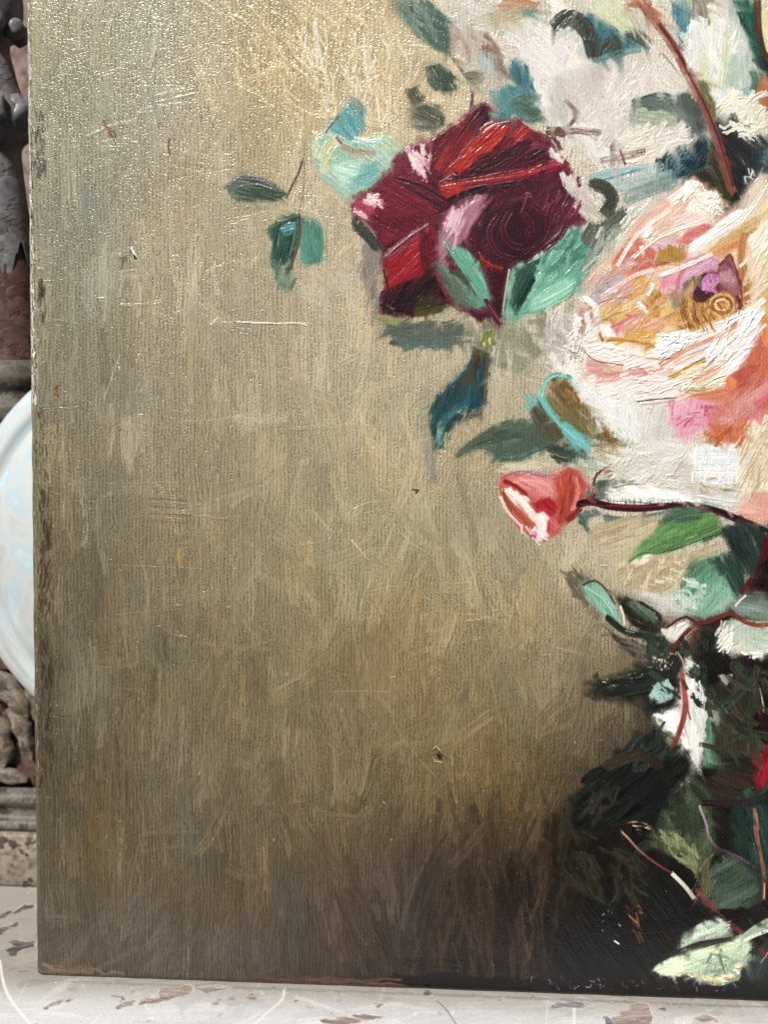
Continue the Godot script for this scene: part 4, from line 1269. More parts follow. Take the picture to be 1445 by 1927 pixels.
func paint_lower() -> void:
	# the dark mass at the lower right
	p("1465,985 1430,1000 1435,1060 1400,1120 1330,1170 1290,1165 1250,1190 1246,1245 1180,1262 1108,1290 1115,1312 1200,1318 1232,1345 1226,1378 1190,1402 1130,1470 1068,1506 1056,1600 1030,1700 1010,1860 1465,1890", 55, "191715 1f1c17 211f19 1c1a17 181513 131110", 26, {"h": 0.05, "tone": 0.04})
	scatter("1010,1560 1180,1560 1200,1700 1010,1700", 40, 100, 20, "281d16 201812 302419", 22, 110, {"op": 0.5, "dry": 0.35, "soft": 0.4})
	g("1070,1520 1030,1600 1000,1700", 60, "2c2520", 0.7, 0.3)
	g("960,1720 980,1800", 120, "2a1f1b", 0.6)
	g("900,1650 930,1760", 120, "33281f", 0.5)
	g("860,1790 1000,1830", 70, "2a1e1a", 0.5)
	scatter("1100,1470 1180,1400 1240,1380 1200,1450 1110,1500", 30, 140, 20, "2a261e 1c1e1a 33302a", 14, 40, {"dry": 0.3})
	scatter("820,1540 1080,1500 1040,1840 760,1840", 80, 88, 14, "4a3828 3a2a20 54402c 2e221a", 12, 120, {"op": 0.45, "dry": 0.46, "h": 0.05})
	# rosebud
	gain = 1.0
	var bud := "the coral rosebud"
	scatter("920,870 1100,860 1110,1000 1010,1030 930,950", 40, 90, 40, "b4a68a a89c80 c0b498", 10, 40, {"dry": 0.45, "op": 0.6})
	p("938,905 948,892 985,886 1006,892 1032,896 1050,886 1068,878 1086,884 1098,905 1093,942 1080,966 1064,986 1040,1006 1022,1016 1000,1008 974,990 955,960 943,930", 45, "c46a66 cc7670 c05a54 b84a44", 12, {"h": 0.1, "part": "painted_rosebud", "label": "the coral rosebud"})
	p("1044,900 1068,880 1086,886 1098,906 1092,942 1072,972 1052,990 1040,960 1050,925", 100, "a83a30 9c302a b04a3a a8443a", 10, {"h": 0.1, "part": "painted_petal", "of": bud})
	l("1080,895 1086,925 1076,960", 11, "c46458 d07a70", {"dry": 0.2})
	l("1052,900 1058,930 1056,965", 7, "d85a40 a02418", {"dry": 0.1})
	p("960,902 990,896 1030,902 1040,920 1030,942 995,932 965,914", 25, "d07a78 da8c88 c86a68", 10, {"h": 0.1, "part": "painted_petal", "of": bud})
	l("946,904 966,912 990,930", 10, "8f2420 a03028", {"h": 0.08})
	p("1004,946 1030,936 1046,950 1042,976 1024,962 1010,960", 40, "a81c28 981420 b42c34", 9)
	p("946,920 960,918 990,938 1008,968 1006,986 980,958 956,936", 50, "ecdcd0 f2e6dc e2ccc0", 8, {"h": 0.18, "part": "painted_petal", "of": bud, "label": "white streaked petal of the rosebud"})
	l("944,926 960,948 988,982 1010,1004", 9, "a85a3c 98482c", {"h": 0.1})
	l("940,934 954,962 980,990", 7, "e8d4c4 dcb8a8", {"h": 0.16})
	l("946,918 950,940 962,962", 4, "8a2c24", {"dry": 0.2})
	p("1006,968 1020,962 1030,972 1026,1012 1016,1016 1006,998", 80, "f2e4e2 ecd8d8", 8, {"h": 0.18})
	l("1000,1002 1008,1005", 9, "c878bc", {"h": 0.14})
	l("1034,980 1030,1004", 8, "c43c50 b43040", {})
	l("984,886 1006,890 1030,896", 11, "a87084 b08090", {"dry": 0.1})
	l("1064,980 1082,968 1090,955", 12, "8f2c20 7a2018", {})
	scatter("968,990 1030,1005 1020,1022 985,1012", 12, 60, 40, "d8d0c4 e4dcd4", 5, 18, {"dry": 0.3, "h": 0.16})
	scatter("940,880 1000,872 1060,872 1000,888", 14, 170, 20, "cfc6b2 c4b8a0", 7, 40, {"dry": 0.35})
	gain = 1.14
	# stem and sepals of the bud
	p("1100,942 1106,916 1130,902 1166,904 1212,912 1180,922 1134,936", 165, "4c5c54 5c6c62 3a4a42", 9, {"part": "painted_sepal"})
	p("1136,938 1146,918 1180,910 1218,912 1262,926 1332,944 1262,948 1180,944", 8, "d4d4d2 dedede c8c8c4", 11, {"h": 0.14, "part": "painted_leaf", "label": "white leaf along the stem of the rosebud"})
	l("1150,918 1176,912 1214,911", 4, "8a6440 a8845c", {"h": 0.1})
	scatter("1135,936 1260,940 1260,948 1140,948", 26, 80, 14, "4a4a48 2c2c2c", 2.4, 12, {})
	l("1318,944 1340,950 1358,955", 16, "94a49a a4b0a8", {"dry": 0.2})
	l("1084,950 1110,944 1150,953 1200,956 1250,952 1300,951 1350,962 1390,978 1420,990 1460,1010", 15, "32101a 4a161c 3a1014 2c0c14", {"tone": 0.06, "part": "painted_stem", "label": "dark maroon stem of the rosebud"})
	l("1140,950 1200,953 1250,950", 5, "7a2028 641a22", {"dry": 0.15})
	l("1112,942 1118,926 1116,908 1122,892 1134,882 1150,873", 6, "5a2028 6a2a2c", {"dry": 0.1, "h": 0.1, "part": "painted_sepal"})
	l("1106,934 1112,942 1120,940", 10, "5f1a24", {})
	l("1136,972 1180,978 1240,968 1284,958", 14, "5c6c62 6f7c70", {"dry": 0.12})
	scatter("1120,972 1240,975 1260,980 1130,988", 22, 80, 14, "3f3c34 2f2c28", 2.4, 14, {})
	p("1083,968 1096,960 1118,958 1130,966 1104,974 1104,988 1118,1004 1108,1004 1090,984", 55, "4f5f56 607068 44544c", 8, {"h": 0.1, "part": "painted_sepal", "label": "grey-green sepal curling under the rosebud"})
	l("1116,996 1128,1008 1140,1032 1152,1048 1166,1058", 5, "7a4a3c 6a3c30", {"h": 0.1, "part": "painted_stem"})
	# cream hollow, green leaves
	p("1110,1000 1180,975 1260,975 1240,1000 1180,1052 1260,1045 1350,1018 1380,1060 1330,1100 1270,1120 1180,1110 1150,1060", 160, "a0947a 94876a a89c80 9c8d70", 16, {"dry": 0.1, "h": 0.08})
	scatter("1160,1060 1300,1040 1290,1110 1180,1100", 60, 160, 60, "8f7e60 a8977a c4b898", 8, 30, {"dry": 0.42})
	p("1184,1056 1198,1042 1222,1038 1230,1048 1204,1060", 160, "d4ccbc c8bfae", 9, {"h": 0.12})
	p("1186,1112 1240,1118 1290,1108 1310,1130 1290,1158 1240,1152", 25, "a4a298 b4b2aa 98948a", 12, {"dry": 0.1})
	p("1182,1056 1200,1030 1226,1004 1242,988 1262,964 1292,955 1332,964 1359,985 1359,1000 1322,1014 1280,1030 1240,1040 1208,1040", 155, "3c5c3c 4d753f 5c864c 547c44 466a3e", 12, {"h": 0.07, "part": "painted_leaf", "label": "bright grass-green leaf under the stem of the rosebud"})
	p("1240,985 1264,962 1296,956 1330,964 1310,976 1270,982", 170, "3c5844 466650", 10)
	p("1360,992 1402,986 1437,1000 1432,1050 1412,1088 1386,1064 1366,1022", 65, "26342e 2c3e38 202a28", 14, {"part": "painted_leaf"})
	p("1300,1060 1345,1044 1376,1050 1402,1090 1382,1132 1342,1156 1300,1152 1274,1132 1286,1100", 130, "86a492 6a947c 5a8a70 4c7860 3a5c4c", 14, {"dry": 0.06, "part": "painted_leaf", "label": "soft sage-green leaf beside the maroon stem"})
	p("1330,1050 1376,1040 1402,1088 1384,1128 1366,1090", 60, "30483e 2a3e36 3a5848", 13, {"dry": 0.12})
	scatter("1260,1110 1310,1080 1320,1130 1280,1150", 26, 20, 40, "a4b4a4 8aa694 b8beb2", 9, 28, {"dry": 0.38})
	l("1442,1010 1436,1050 1420,1086 1396,1116", 20, "4a161a 5f1c1e 4a1616", {"part": "painted_stem"})
	p("1430,1060 1465,1030 1465,1130 1410,1130", 60, "1c1416 2a1a1c", 14)
	# pair of leaves on the left
	g("1080,1090 1100,1130 1140,1180", 40, "5a5648", 0.6, 0.4)
	scatter("1060,1080 1110,1085 1160,1170 1100,1140", 50, 50, 30, "6a6250 4f4a3e 847a64", 8, 40, {"dry": 0.46, "op": 0.8})
	p("1092,1102 1112,1095 1132,1106 1152,1140 1166,1172 1146,1166 1116,1136", 52, "82b0a0 6c9c8a 5a8a74 7aa890", 9, {"h": 0.08, "part": "painted_leaf", "label": "mint leaf at the edge of the dark foliage"})
	l("1096,1100 1118,1092 1138,1108 1156,1136", 6, "3a4438 4f5646", {"dry": 0.2})
	p("1156,1116 1182,1124 1216,1140 1252,1166 1257,1180 1230,1192 1200,1182 1174,1156", 32, "26261e 302e24 2a2a20", 11, {"part": "painted_leaf", "label": "near-black leaf with a green middle"})
	p("1176,1130 1200,1134 1232,1154 1242,1172 1214,1164 1190,1148", 32, "5c705a 4c604c 42523f", 8, {"dry": 0.1})
	l("1166,1140 1172,1158 1174,1176", 6, "d4ccb4 b4aa90", {"h": 0.16})
	l("1140,1160 1176,1188 1220,1198 1256,1210", 14, "2a3028 303a30", {"dry": 0.1})
	l("1176,1186 1192,1190", 3, "c8c8b4", {"h": 0.14})
	scatter("1130,1180 1200,1210 1250,1230 1200,1250", 50, 30, 40, "4a4238 6a5f4e 2f2c26", 7, 30, {"dry": 0.46})
	# white leaves and red twigs
	p("1246,1186 1266,1178 1290,1170 1302,1180 1276,1206 1260,1206", 130, "c8c6ba b4b2a6 d4d2c8", 9, {"h": 0.14, "part": "painted_leaf", "label": "small white leaf where the red twigs fork"})
	p("1378,1142 1388,1128 1404,1116 1440,1118 1465,1130 1465,1168 1430,1166 1394,1158", 10, "4a5048 6a756a 7a8a80 566058", 12, {"dry": 0.08, "part": "painted_leaf"})
	l("1382,1140 1392,1128 1402,1120", 5, "d8d0bc", {"h": 0.18})
	p("1350,1216 1358,1178 1380,1168 1465,1172 1465,1228 1420,1236 1380,1230 1362,1226", 150, "c8c6b4 b4b2a0 a4aa98 90a092", 13, {"h": 0.12, "part": "painted_leaf", "label": "cream leaf under the red twig at the picture's side"})
	p("1390,1188 1430,1178 1465,1184 1465,1220 1410,1224", 20, "8c9a8c 9aa89a a8b4a4", 12, {"dry": 0.15})
	scatter("1352,1180 1375,1170 1372,1224 1354,1216", 14, 110, 20, "d8d8cc c4c4b4", 6, 26, {"dry": 0.25, "h": 0.16})
	scatter("1380,1226 1450,1228 1440,1240 1385,1236", 8, 0, 30, "dcdace c8c8b8", 6, 16, {"h": 0.2})
	l("1460,1172 1424,1176 1396,1168 1374,1154 1350,1162 1330,1170 1308,1172", 9, "7a2c20 64201c", {"h": 0.1, "part": "painted_twig", "label": "red twig running to the picture's side"})
	l("1310,1172 1290,1160 1270,1168 1252,1182", 6, "4a1c18", {"part": "painted_twig"})
	l("1308,1172 1280,1200 1262,1232 1244,1268", 10, "54201c 481a18", {"h": 0.1, "part": "painted_twig"})
	l("1318,1174 1300,1204 1288,1236 1284,1262", 7, "5a2020 6a2824", {"h": 0.1, "part": "painted_twig"})
	l("1272,1225 1282,1240 1286,1262", 5, "9a8a80 6a5a52", {"dry": 0.1, "h": 0.12})
	l("1300,1188 1280,1208", 4, "8a7a5a", {"dry": 0.15})
	p("1293,1236 1306,1252 1322,1292 1346,1332 1332,1380 1312,1440 1290,1472 1300,1432 1282,1402 1240,1372 1228,1346 1260,1338 1278,1300", 75, "c8c8c2 b4b6ae d4d4d0 a8aaa0", 13, {"h": 0.1, "dry": 0.04, "part": "painted_leaf", "label": "white leaf hanging behind the red twig"})
	scatter("1228,1345 1262,1340 1278,1380 1250,1372", 14, 20, 40, "e0e2e2 d0d4d4", 8, 26, {"dry": 0.25, "h": 0.12})
	p("1230,1372 1260,1378 1280,1400 1250,1418 1232,1400", 30, "7a8268 5c6450 8a9078", 9, {"dry": 0.12})
	p("1330,1360 1342,1338 1362,1346 1352,1398 1346,1432 1318,1444 1326,1402", 100, "4a7862 5c8872 3c6450", 10, {"dry": 0.08, "part": "painted_leaf"})
	p("1112,1296 1150,1280 1200,1264 1252,1248 1277,1290 1266,1326 1230,1336 1206,1312 1150,1312", 165, "232824 1c201c 2a2e28 262c28", 13, {"part": "painted_leaf", "label": "blackish leaf pointing left over the brown ground"})
	p("1220,1308 1232,1284 1256,1278 1266,1296 1260,1316 1238,1322", 60, "90b0aa 80a29c 9cbab2", 8, {"dry": 0.1, "h": 0.1})
	scatter("1225,1232 1272,1225 1262,1262 1230,1260", 24, 30, 90, "0f0f0e e8e8e4 3a3a36", 4, 7, {"h": 0.16})
	scatter("1130,1280 1240,1250 1230,1275 1140,1300", 26, 160, 30, "d0d4d0 5a5c58 101210", 3, 8, {"h": 0.14})
	l("1280,1264 1286,1300 1288,1330 1280,1366 1266,1400 1254,1416", 12, "9a4a40 8a3830 a85c50 6a2c2c", {"h": 0.12, "part": "painted_twig", "label": "red twig hanging down over the white leaf"})
	l("1276,1266 1282,1310 1280,1345", 4, "c89088", {"dry": 0.2, "h": 0.12})
	l("1290,1322 1294,1340 1298,1354", 5, "7a3028 8a4a34", {"h": 0.1})
	l("1252,1416 1236,1432 1222,1440", 5, "5a1c24", {"dry": 0.1})
	p("1066,1508 1120,1470 1190,1402 1236,1376 1252,1402 1290,1420 1296,1450 1262,1502 1230,1540 1172,1546 1092,1570", 140, "1a1e1b 20241f 181a18 242822", 16, {"h": 0.04, "part": "painted_leaf", "label": "large blackish leaf at the border of the brown ground"})
	scatter("1180,1400 1240,1380 1260,1420 1200,1450", 24, 130, 30, "2c3430 343e38 1a201c", 11, 44, {"dry": 0.38})
	scatter("1110,1480 1160,1490 1140,1540 1100,1540", 20, 120, 20, "34342a 2c2a22", 10, 40, {"dry": 0.4})
	# brown hollow, dark stem, red flower
	p("1330,1290 1400,1270 1410,1330 1425,1420 1340,1430 1350,1350", 60, "38332a 302a22 3c362a", 16, {"dry": 0.08})
	p("1350,1270 1380,1268 1364,1290", 160, "9a9e98 7a7e78", 6, {"dry": 0.1})
	l("1346,1316 1360,1330 1368,1342", 4, "c8b89a a08c6c", {"h": 0.12})
	l("1406,1236 1416,1290 1430,1350 1446,1410", 17, "2e1020 3a1424 281018", {"part": "painted_stem", "label": "dark plum stem near the red flower"})
	l("1426,1290 1432,1312 1436,1340", 4, "b4a4a8 d4c8c8", {"h": 0.14})
	l("1416,1310 1428,1344", 3, "9a4a4c", {"dry": 0.1})
	p("1411,1432 1426,1408 1465,1400 1465,1484 1428,1486 1413,1460", 75, "8c1426 9c182c 7c1020 90182e", 12, {"h": 0.12, "part": "painted_flower", "label": "crimson flower cut by the picture's side"})
	p("1345,1450 1410,1440 1418,1500 1330,1520 1310,1490", 20, "332a24 3a2e26 2c2620", 16)
	for s in ["1380,1250 1420,1300 1400,1360", "1350,1400 1400,1380 1430,1410", "1300,1470 1330,1500 1320,1540", "1140,1440 1200,1420 1240,1440", "1360,1330 1390,1300 1410,1260", "1250,1540 1230,1580 1200,1600"]:
		l(s, 24, ["3a4234 2c3428", "40382c 30281f", "2e4036 243028"][rng.randi() % 3], {"dry": 0.25, "h": 0.06})
	scatter("1190,1210 1330,1190 1350,1330 1250,1300", 20, 70, 40, "2c3a30 3a4a3c 1c2220", 12, 46, {"dry": 0.35})
	scatter("1330,1290 1445,1260 1445,1420 1340,1440", 34, 60, 50, "40382c 363c2e 4a4232 2a2e26", 13, 46, {"dry": 0.36})
	scatter("1040,1560 1200,1580 1220,1720 1080,1700", 30, 60, 50, "332c22 2c3024 3c2c20", 14, 50, {"dry": 0.4})
	scatter("1380,1500 1445,1490 1445,1690 1390,1650", 30, 70, 40, "2f4a40 243a32 3c5446", 12, 46, {"dry": 0.36})
	# lower leaves
	p("1216,1582 1250,1530 1292,1480 1332,1522 1342,1590 1322,1642 1290,1622 1242,1602", 110, "48533a 3e4a34 505a40 36422f", 14, {"h": 0.06, "part": "painted_leaf", "label": "olive leaf above the long slanting twig"})
	scatter("1220,1570 1260,1600 1300,1640 1310,1600 1250,1560", 26, 50, 25, "6a7048 7a8060 5a6040", 8, 40, {"dry": 0.38})
	scatter("1260,1510 1320,1520 1320,1570 1270,1560", 22, 30, 60, "2c3426 34402e", 12, 30, {"dry": 0.38})
	p("1380,1525 1465,1500 1465,1650 1400,1636 1376,1590", 70, "22342e 283e36 1e2c28", 18, {"part": "painted_leaf"})
	p("1310,1692 1334,1642 1366,1610 1402,1630 1424,1662 1430,1692 1382,1712 1340,1706", 150, "3e5044 46584a 364638 4c6050", 14, {"h": 0.05, "part": "painted_leaf", "label": "smoky green leaf between two purple stems"})
	l("1320,1510 1370,1512 1412,1508", 14, "2a1c22 382a30", {"dry": 0.15})
	l("1314,1514 1326,1546 1334,1576 1352,1596 1388,1612 1420,1632", 6, "9a8a90 4a2438 54304a", {"h": 0.08, "part": "painted_twig"})
	l("1418,1520 1420,1562 1430,1612 1436,1650 1436,1692", 8, "8a5044 6a3a34 7a4a40", {"h": 0.1, "part": "painted_twig"})
	l("1422,1528 1426,1560", 3, "d8a890", {"h": 0.12})
	l("1437,1660 1436,1690", 3, "e0c8a4", {"h": 0.14})
	l("1416,1585 1420,1608", 3, "8aa494", {})
	l("1166,1562 1182,1578 1200,1598 1230,1622 1262,1642", 6, "9a7a5c 5a3028 6a1e28", {"h": 0.1, "part": "painted_twig", "label": "long thin twig slanting down to the lowest leaf"})
	l("1262,1642 1288,1668 1306,1692", 10, "c4bea8 9a9484", {"h": 0.14, "dry": 0.15})
	l("1308,1672 1330,1696 1350,1716 1376,1738 1398,1758", 10, "7a2234 6a1a28 5a1a24", {"h": 0.1, "part": "painted_twig"})
	scatter("1185,1545 1225,1550 1220,1562 1190,1560", 10, 0, 30, "6a4a30 c8b49a 3c2a1c", 4, 14, {"h": 0.12})
	scatter("1300,1640 1330,1620 1340,1680 1310,1690", 20, 110, 20, "5c5434 6c6440 4a4a30", 6, 36, {"dry": 0.4})
	p("1335,1716 1400,1708 1412,1722 1372,1734", 0, "14100e 1a1412", 9)
	# the lowest leaf, pale and crusted
	p("1276,1782 1292,1756 1322,1736 1352,1728 1376,1744 1372,1766 1332,1776 1292,1792", 155, "5a5a48 8a9a84 b4c2b0 9aaa98", 11, {"h": 0.08, "dry": 0.05, "part": "painted_leaf", "label": "upper lobe of the pale leaf at the bottom"})
	l("1280,1790 1316,1776 1372,1768", 14, "302c22 2a261e", {})
	p("1228,1824 1250,1808 1268,1800 1302,1790 1350,1780 1396,1760 1412,1780 1402,1810 1386,1840 1350,1853 1320,1848 1280,1832 1246,1833", 160, "7a8e7c 8fa08a a4b498 b4c4a4", 12, {"h": 0.12, "part": "painted_leaf", "label": "pale mint leaf with a crusted edge at the bottom"})
	p("1228,1824 1252,1808 1272,1802 1292,1826 1280,1834 1246,1833", 165, "b8c8a8 c8d4b4 a4b898", 9, {"h": 0.16})
	scatter("1280,1826 1330,1842 1352,1850 1390,1826 1394,1800 1380,1830 1340,1840", 34, 20, 50, "e8dcb8 b88a48 f0e8cc a47438", 6, 14, {"h": 0.26})
	scatter("1320,1800 1390,1780 1380,1830 1320,1830", 26, 140, 60, "6a7c6c 94a48c 5a6a5a", 7, 28, {"dry": 0.35})
	l("1352,1795 1362,1830", 4, "4a5444", {"dry": 0.2})
	l("1396,1770 1420,1750 1460,1728", 20, "8a9c88 7c8c78", {"dry": 0.1, "h": 0.1, "part": "painted_leaf"})
	l("1400,1768 1440,1752 1462,1746", 8, "c8ccb8", {"dry": 0.3, "h": 0.14})
	p("1410,1800 1465,1760 1465,1840 1400,1840", 100, "28342c 222a26 30403a", 14)
	l("1428,1782 1440,1800 1456,1816", 9, "6a1c2c 501824", {"h": 0.1, "part": "painted_twig"})
	scatter("1180,1705 1205,1705 1215,1770 1190,1760", 12, 55, 20, "8a5a30 4a2c18 6a4424", 5, 24, {"dry": 0.4, "h": 0.12})
	scatter("1120,1700 1170,1720 1160,1770 1120,1760", 14, 90, 60, "e0dcd4 3c3026", 3, 6, {"h": 0.16})
	l("1155,1770 1164,1776", 5, "d8d8d0", {"h": 0.2})

func paint_wear_and_glints() -> void:
	blend("740,0 1445,0 1445,340 1180,330 1090,260 900,190", 220, 60, 50, 14, 46)
	blend("660,300 900,200 1060,290 1100,420 950,600 720,590", 120, 45, 60, 10, 30, 0.3)
	blend("870,380 1040,360 1060,440 960,510 880,490", 120, 105, 40, 10, 36, 0.5)
	blend("690,600 1060,600 1190,840 960,880 800,850", 140, 110, 50, 12, 36)
	blend("1100,480 1300,350 1445,330 1445,760 1120,740", 150, 150, 40, 8, 20, 0.3)
	blend("1050,740 1445,760 1445,980 1100,930", 140, 30, 50, 14, 44)
	blend("1080,950 1445,980 1445,1480 1230,1440 1100,1280", 140, 60, 60, 10, 28, 0.4)
	blend("1000,1480 1445,1440 1445,1860 1000,1860", 140, 60, 60, 14, 40, 0.55)
	blend("430,180 760,180 720,480 500,560", 110, 60, 50, 10, 30, 0.45)
	# dark strip along the foot of the canvas, rubbed edges
	l("725,1858 900,1862 1100,1868 1460,1880", 46, "1c1418 19131a 1a1618", {"dry": 0.12, "tone": 0.03})
	scatter("730,1835 980,1842 980,1866 740,1862", 20, 3, 10, "1c1016 140c12", 16, 80, {"dry": 0.2})
	scatter("480,1838 740,1846 740,1862 480,1856", 40, 3, 10, "5a4034 6a4a38 4a3c30", 9, 50, {"dry": 0.4})
	scatter("980,1835 1430,1850 1430,1868 990,1862", 60, 0, 90, "8a8688 3a3438 b4b2b4 0f0c0e", 3, 9, {"h": 0.12})
	scatter("85,1815 170,1820 230,1838 90,1836", 20, 5, 20, "6a5648 7a6654", 9, 40, {"dry": 0.4})
	g("100,1700 100,1790 110,1815", 50, "5f5c4e", 0.4, 0.3)
	# glints of light on the turned edge, painted in as pale threads with dark specks
	scatter("38,0 54,0 68,760 50,760", 420, 90, 16, "e4e1d8 d0ccc0 f0eee8 a8a294", 4, 13, {"dry": 0.28, "h": 0.2})
	scatter("52,0 58,0 72,900 62,900", 150, 90, 20, "4f4a3e 3f3a30 6a6454", 3, 12, {"dry": 0.3, "h": -0.05})
	scatter("54,760 62,760 72,1500 66,1500", 110, 90, 14, "a8a294 8a8474 6a6456", 4, 12, {"dry": 0.38, "h": 0.12})
	# brown stains of old varnish along the left edge
	scatter("66,200 82,200 86,330 68,330", 40, 90, 20, "5c5246 6f6452 4a4036", 5, 20, {"dry": 0.46})
	scatter("70,530 88,530 86,600 74,600", 20, 92, 10, "5a3f28 4a3220 6a5038", 4, 18, {"dry": 0.4})
	scatter("100,724 110,724 110,745 102,745", 8, 90, 20, "7a4a22", 4, 12, {"dry": 0.3})
	scatter("70,760 86,770 90,930 74,930", 26, 92, 20, "755031 5f4026 7a6240", 4, 16, {"dry": 0.42})
	scatter("74,930 94,930 100,1480 76,1480", 140, 92, 16, "4f3422 5f4a34 3f3024 6a5a44", 5, 26, {"dry": 0.44})
	scatter("192,222 204,222 220,260 208,262", 9, 62, 14, "8a6438 7a5830", 5, 14, {"dry": 0.25})
	l("319,258 317,274 320,292", 5, "6a4420 7a5228", {"dry": 0.2})
	scatter("225,485 245,485 245,500 228,500", 7, 90, 20, "7a6040", 4, 12, {"dry": 0.25})
	# small losses and lifted flakes
	l("246,464 252,476 258,486", 7, "e4e2da d0ccc0", {"h": 0.3})
	l("252,480 256,488", 5, "2c2822", {"h": -0.1})
	for k in 140:
		var x := rng.randf_range(80, 1150)
		var y := rng.randf_range(10, 1600)
		l("%f,%f %f,%f" % [x, y, x + rng.randf_range(-3, 3), y + rng.randf_range(1, 6)], rng.randf_range(1.6, 3.6), ["cfcab8", "e0dccb", "5a5242"][k % 3], {"h": 0.2 if k % 3 != 2 else -0.1})
	for k in 60:
		var x := rng.randf_range(800, 1440)
		var y := rng.randf_range(1450, 1850)
		l("%f,%f %f,%f" % [x, y, x + rng.randf_range(-2, 2), y + rng.randf_range(1, 3)], rng.randf_range(1.6, 2.6), "a8a49c", {"h": 0.2})
	l("815,1408 820,1404 828,1412", 3, "e8e4d8", {"h": 0.2})
	l("820,1408 830,1420 842,1428", 2.4, "2a2420", {"h": -0.14})
	l("814,1424 818,1432 832,1434", 3, "e0dccf", {"h": 0.2})
	l("818,1406 816,1428", 2, "3a342c", {"h": -0.1})
	l("834,1414 850,1420 860,1424", 2, "4a4238", {"h": -0.1})
	l("848,1422 852,1440", 2.2, "d8d2c4", {"h": 0.18})
	l("860,1422 878,1428 882,1444", 2.2, "cfc8b8 3a342c", {"h": 0.16})
	p("822,1416 832,1420 830,1430 822,1428", 40, "4a3a28 3a2e20", 5, {"h": -0.08})
	# ridges and scratches across the ground
	l("398,610 404,602 410,598", 4, "e8e4d6", {"h": 0.3})
	l("455,606 520,608 565,608 580,614", 4, "dcd6c6 cfc8b6", {"h": 0.26, "dry": 0.1})
	l("400,606 455,606", 3, "c4bca8", {"h": 0.18, "dry": 0.25})
	l("690,1114 730,1104 775,1106 800,1120", 3, "b8aa8c a89a7c", {"h": 0.2})
	l("732,1210 740,1240 734,1290 732,1330 752,1380 790,1430 820,1462", 2.6, "b8ac94 a09478", {"h": 0.18, "dry": 0.25})
	l("620,1302 680,1300 732,1302", 2.6, "aca084", {"h": 0.18, "dry": 0.2})
	l("700,1128 720,1168 736,1192", 2.4, "6a5c44", {"h": -0.06, "dry": 0.2})
	l("640,1110 660,1170 676,1250", 2.2, "b0a488", {"h": 0.14, "dry": 0.25})
	l("660,1015 676,1034 694,1056", 4, "d0c8b4 a89a7a", {"h": 0.22, "dry": 0.15})
	l("702,1044 716,1056 726,1066", 5, "a08c68", {"h": 0.2})
	l("750,1000 770,1020 800,1038", 3, "b8ac8c", {"h": 0.2, "dry": 0.15})
	l("664,958 690,946 714,944", 2.4, "d0c8b0", {"h": 0.18, "dry": 0.2})
	l("682,966 716,958", 2.4, "cfc6ae", {"h": 0.18, "dry": 0.2})
	l("774,922 786,922 782,928", 4, "1f1a16", {"h": -0.1})
	l("200,1062 250,1064 380,1070", 2, "b0a68c", {"h": 0.14, "dry": 0.35})
	l("190,25 240,38 300,40 350,62", 1.8, "6f6a58", {"h": -0.12, "dry": 0.15})
	l("245,158 290,158 330,158", 2, "5f5a4a", {"h": -0.12, "dry": 0.1})
	l("288,195 292,150 294,115 320,100", 1.8, "6f6a5a", {"h": -0.12, "dry": 0.15})
	l("430,10 440,50 445,90", 3, "e0dcc8", {"h": 0.25, "dry": 0.2})
	l("330,335 380,325 440,315", 1.8, "8a846e", {"h": -0.1, "dry": 0.25})
	l("360,450 440,510 500,560", 2.2, "b4ac9a", {"h": 0.14, "dry": 0.3})
	l("196,748 214,700 226,668", 3, "cdc6ae", {"h": 0.22, "dry": 0.3})
	l("192,650 198,700 196,760", 2, "dcd6c2", {"h": 0.2, "dry": 0.25})
	for k in 8:
		l("%f,%f %f,%f" % [280, 930 + k * 7, 346 + k % 3 * 6, 934 + k * 7], 3, "5f5440" if k % 2 else "a0947a", {"dry": 0.35, "h": 0.12})
	for k in 10:
		l("%f,%f %f,%f %f,%f" % [352 + k * 5, 880 + (k * 37) % 30, 356 + k * 5, 930, 362 + k * 4, 985 - (k * 23) % 40], 2.4, ["c0b496", "6f6248"][k % 2], {"dry": 0.25, "h": 0.16})
	l("340,1030 338,1050 344,1068", 12, "a88a5c 9a7a4c", {"dry": 0.35})

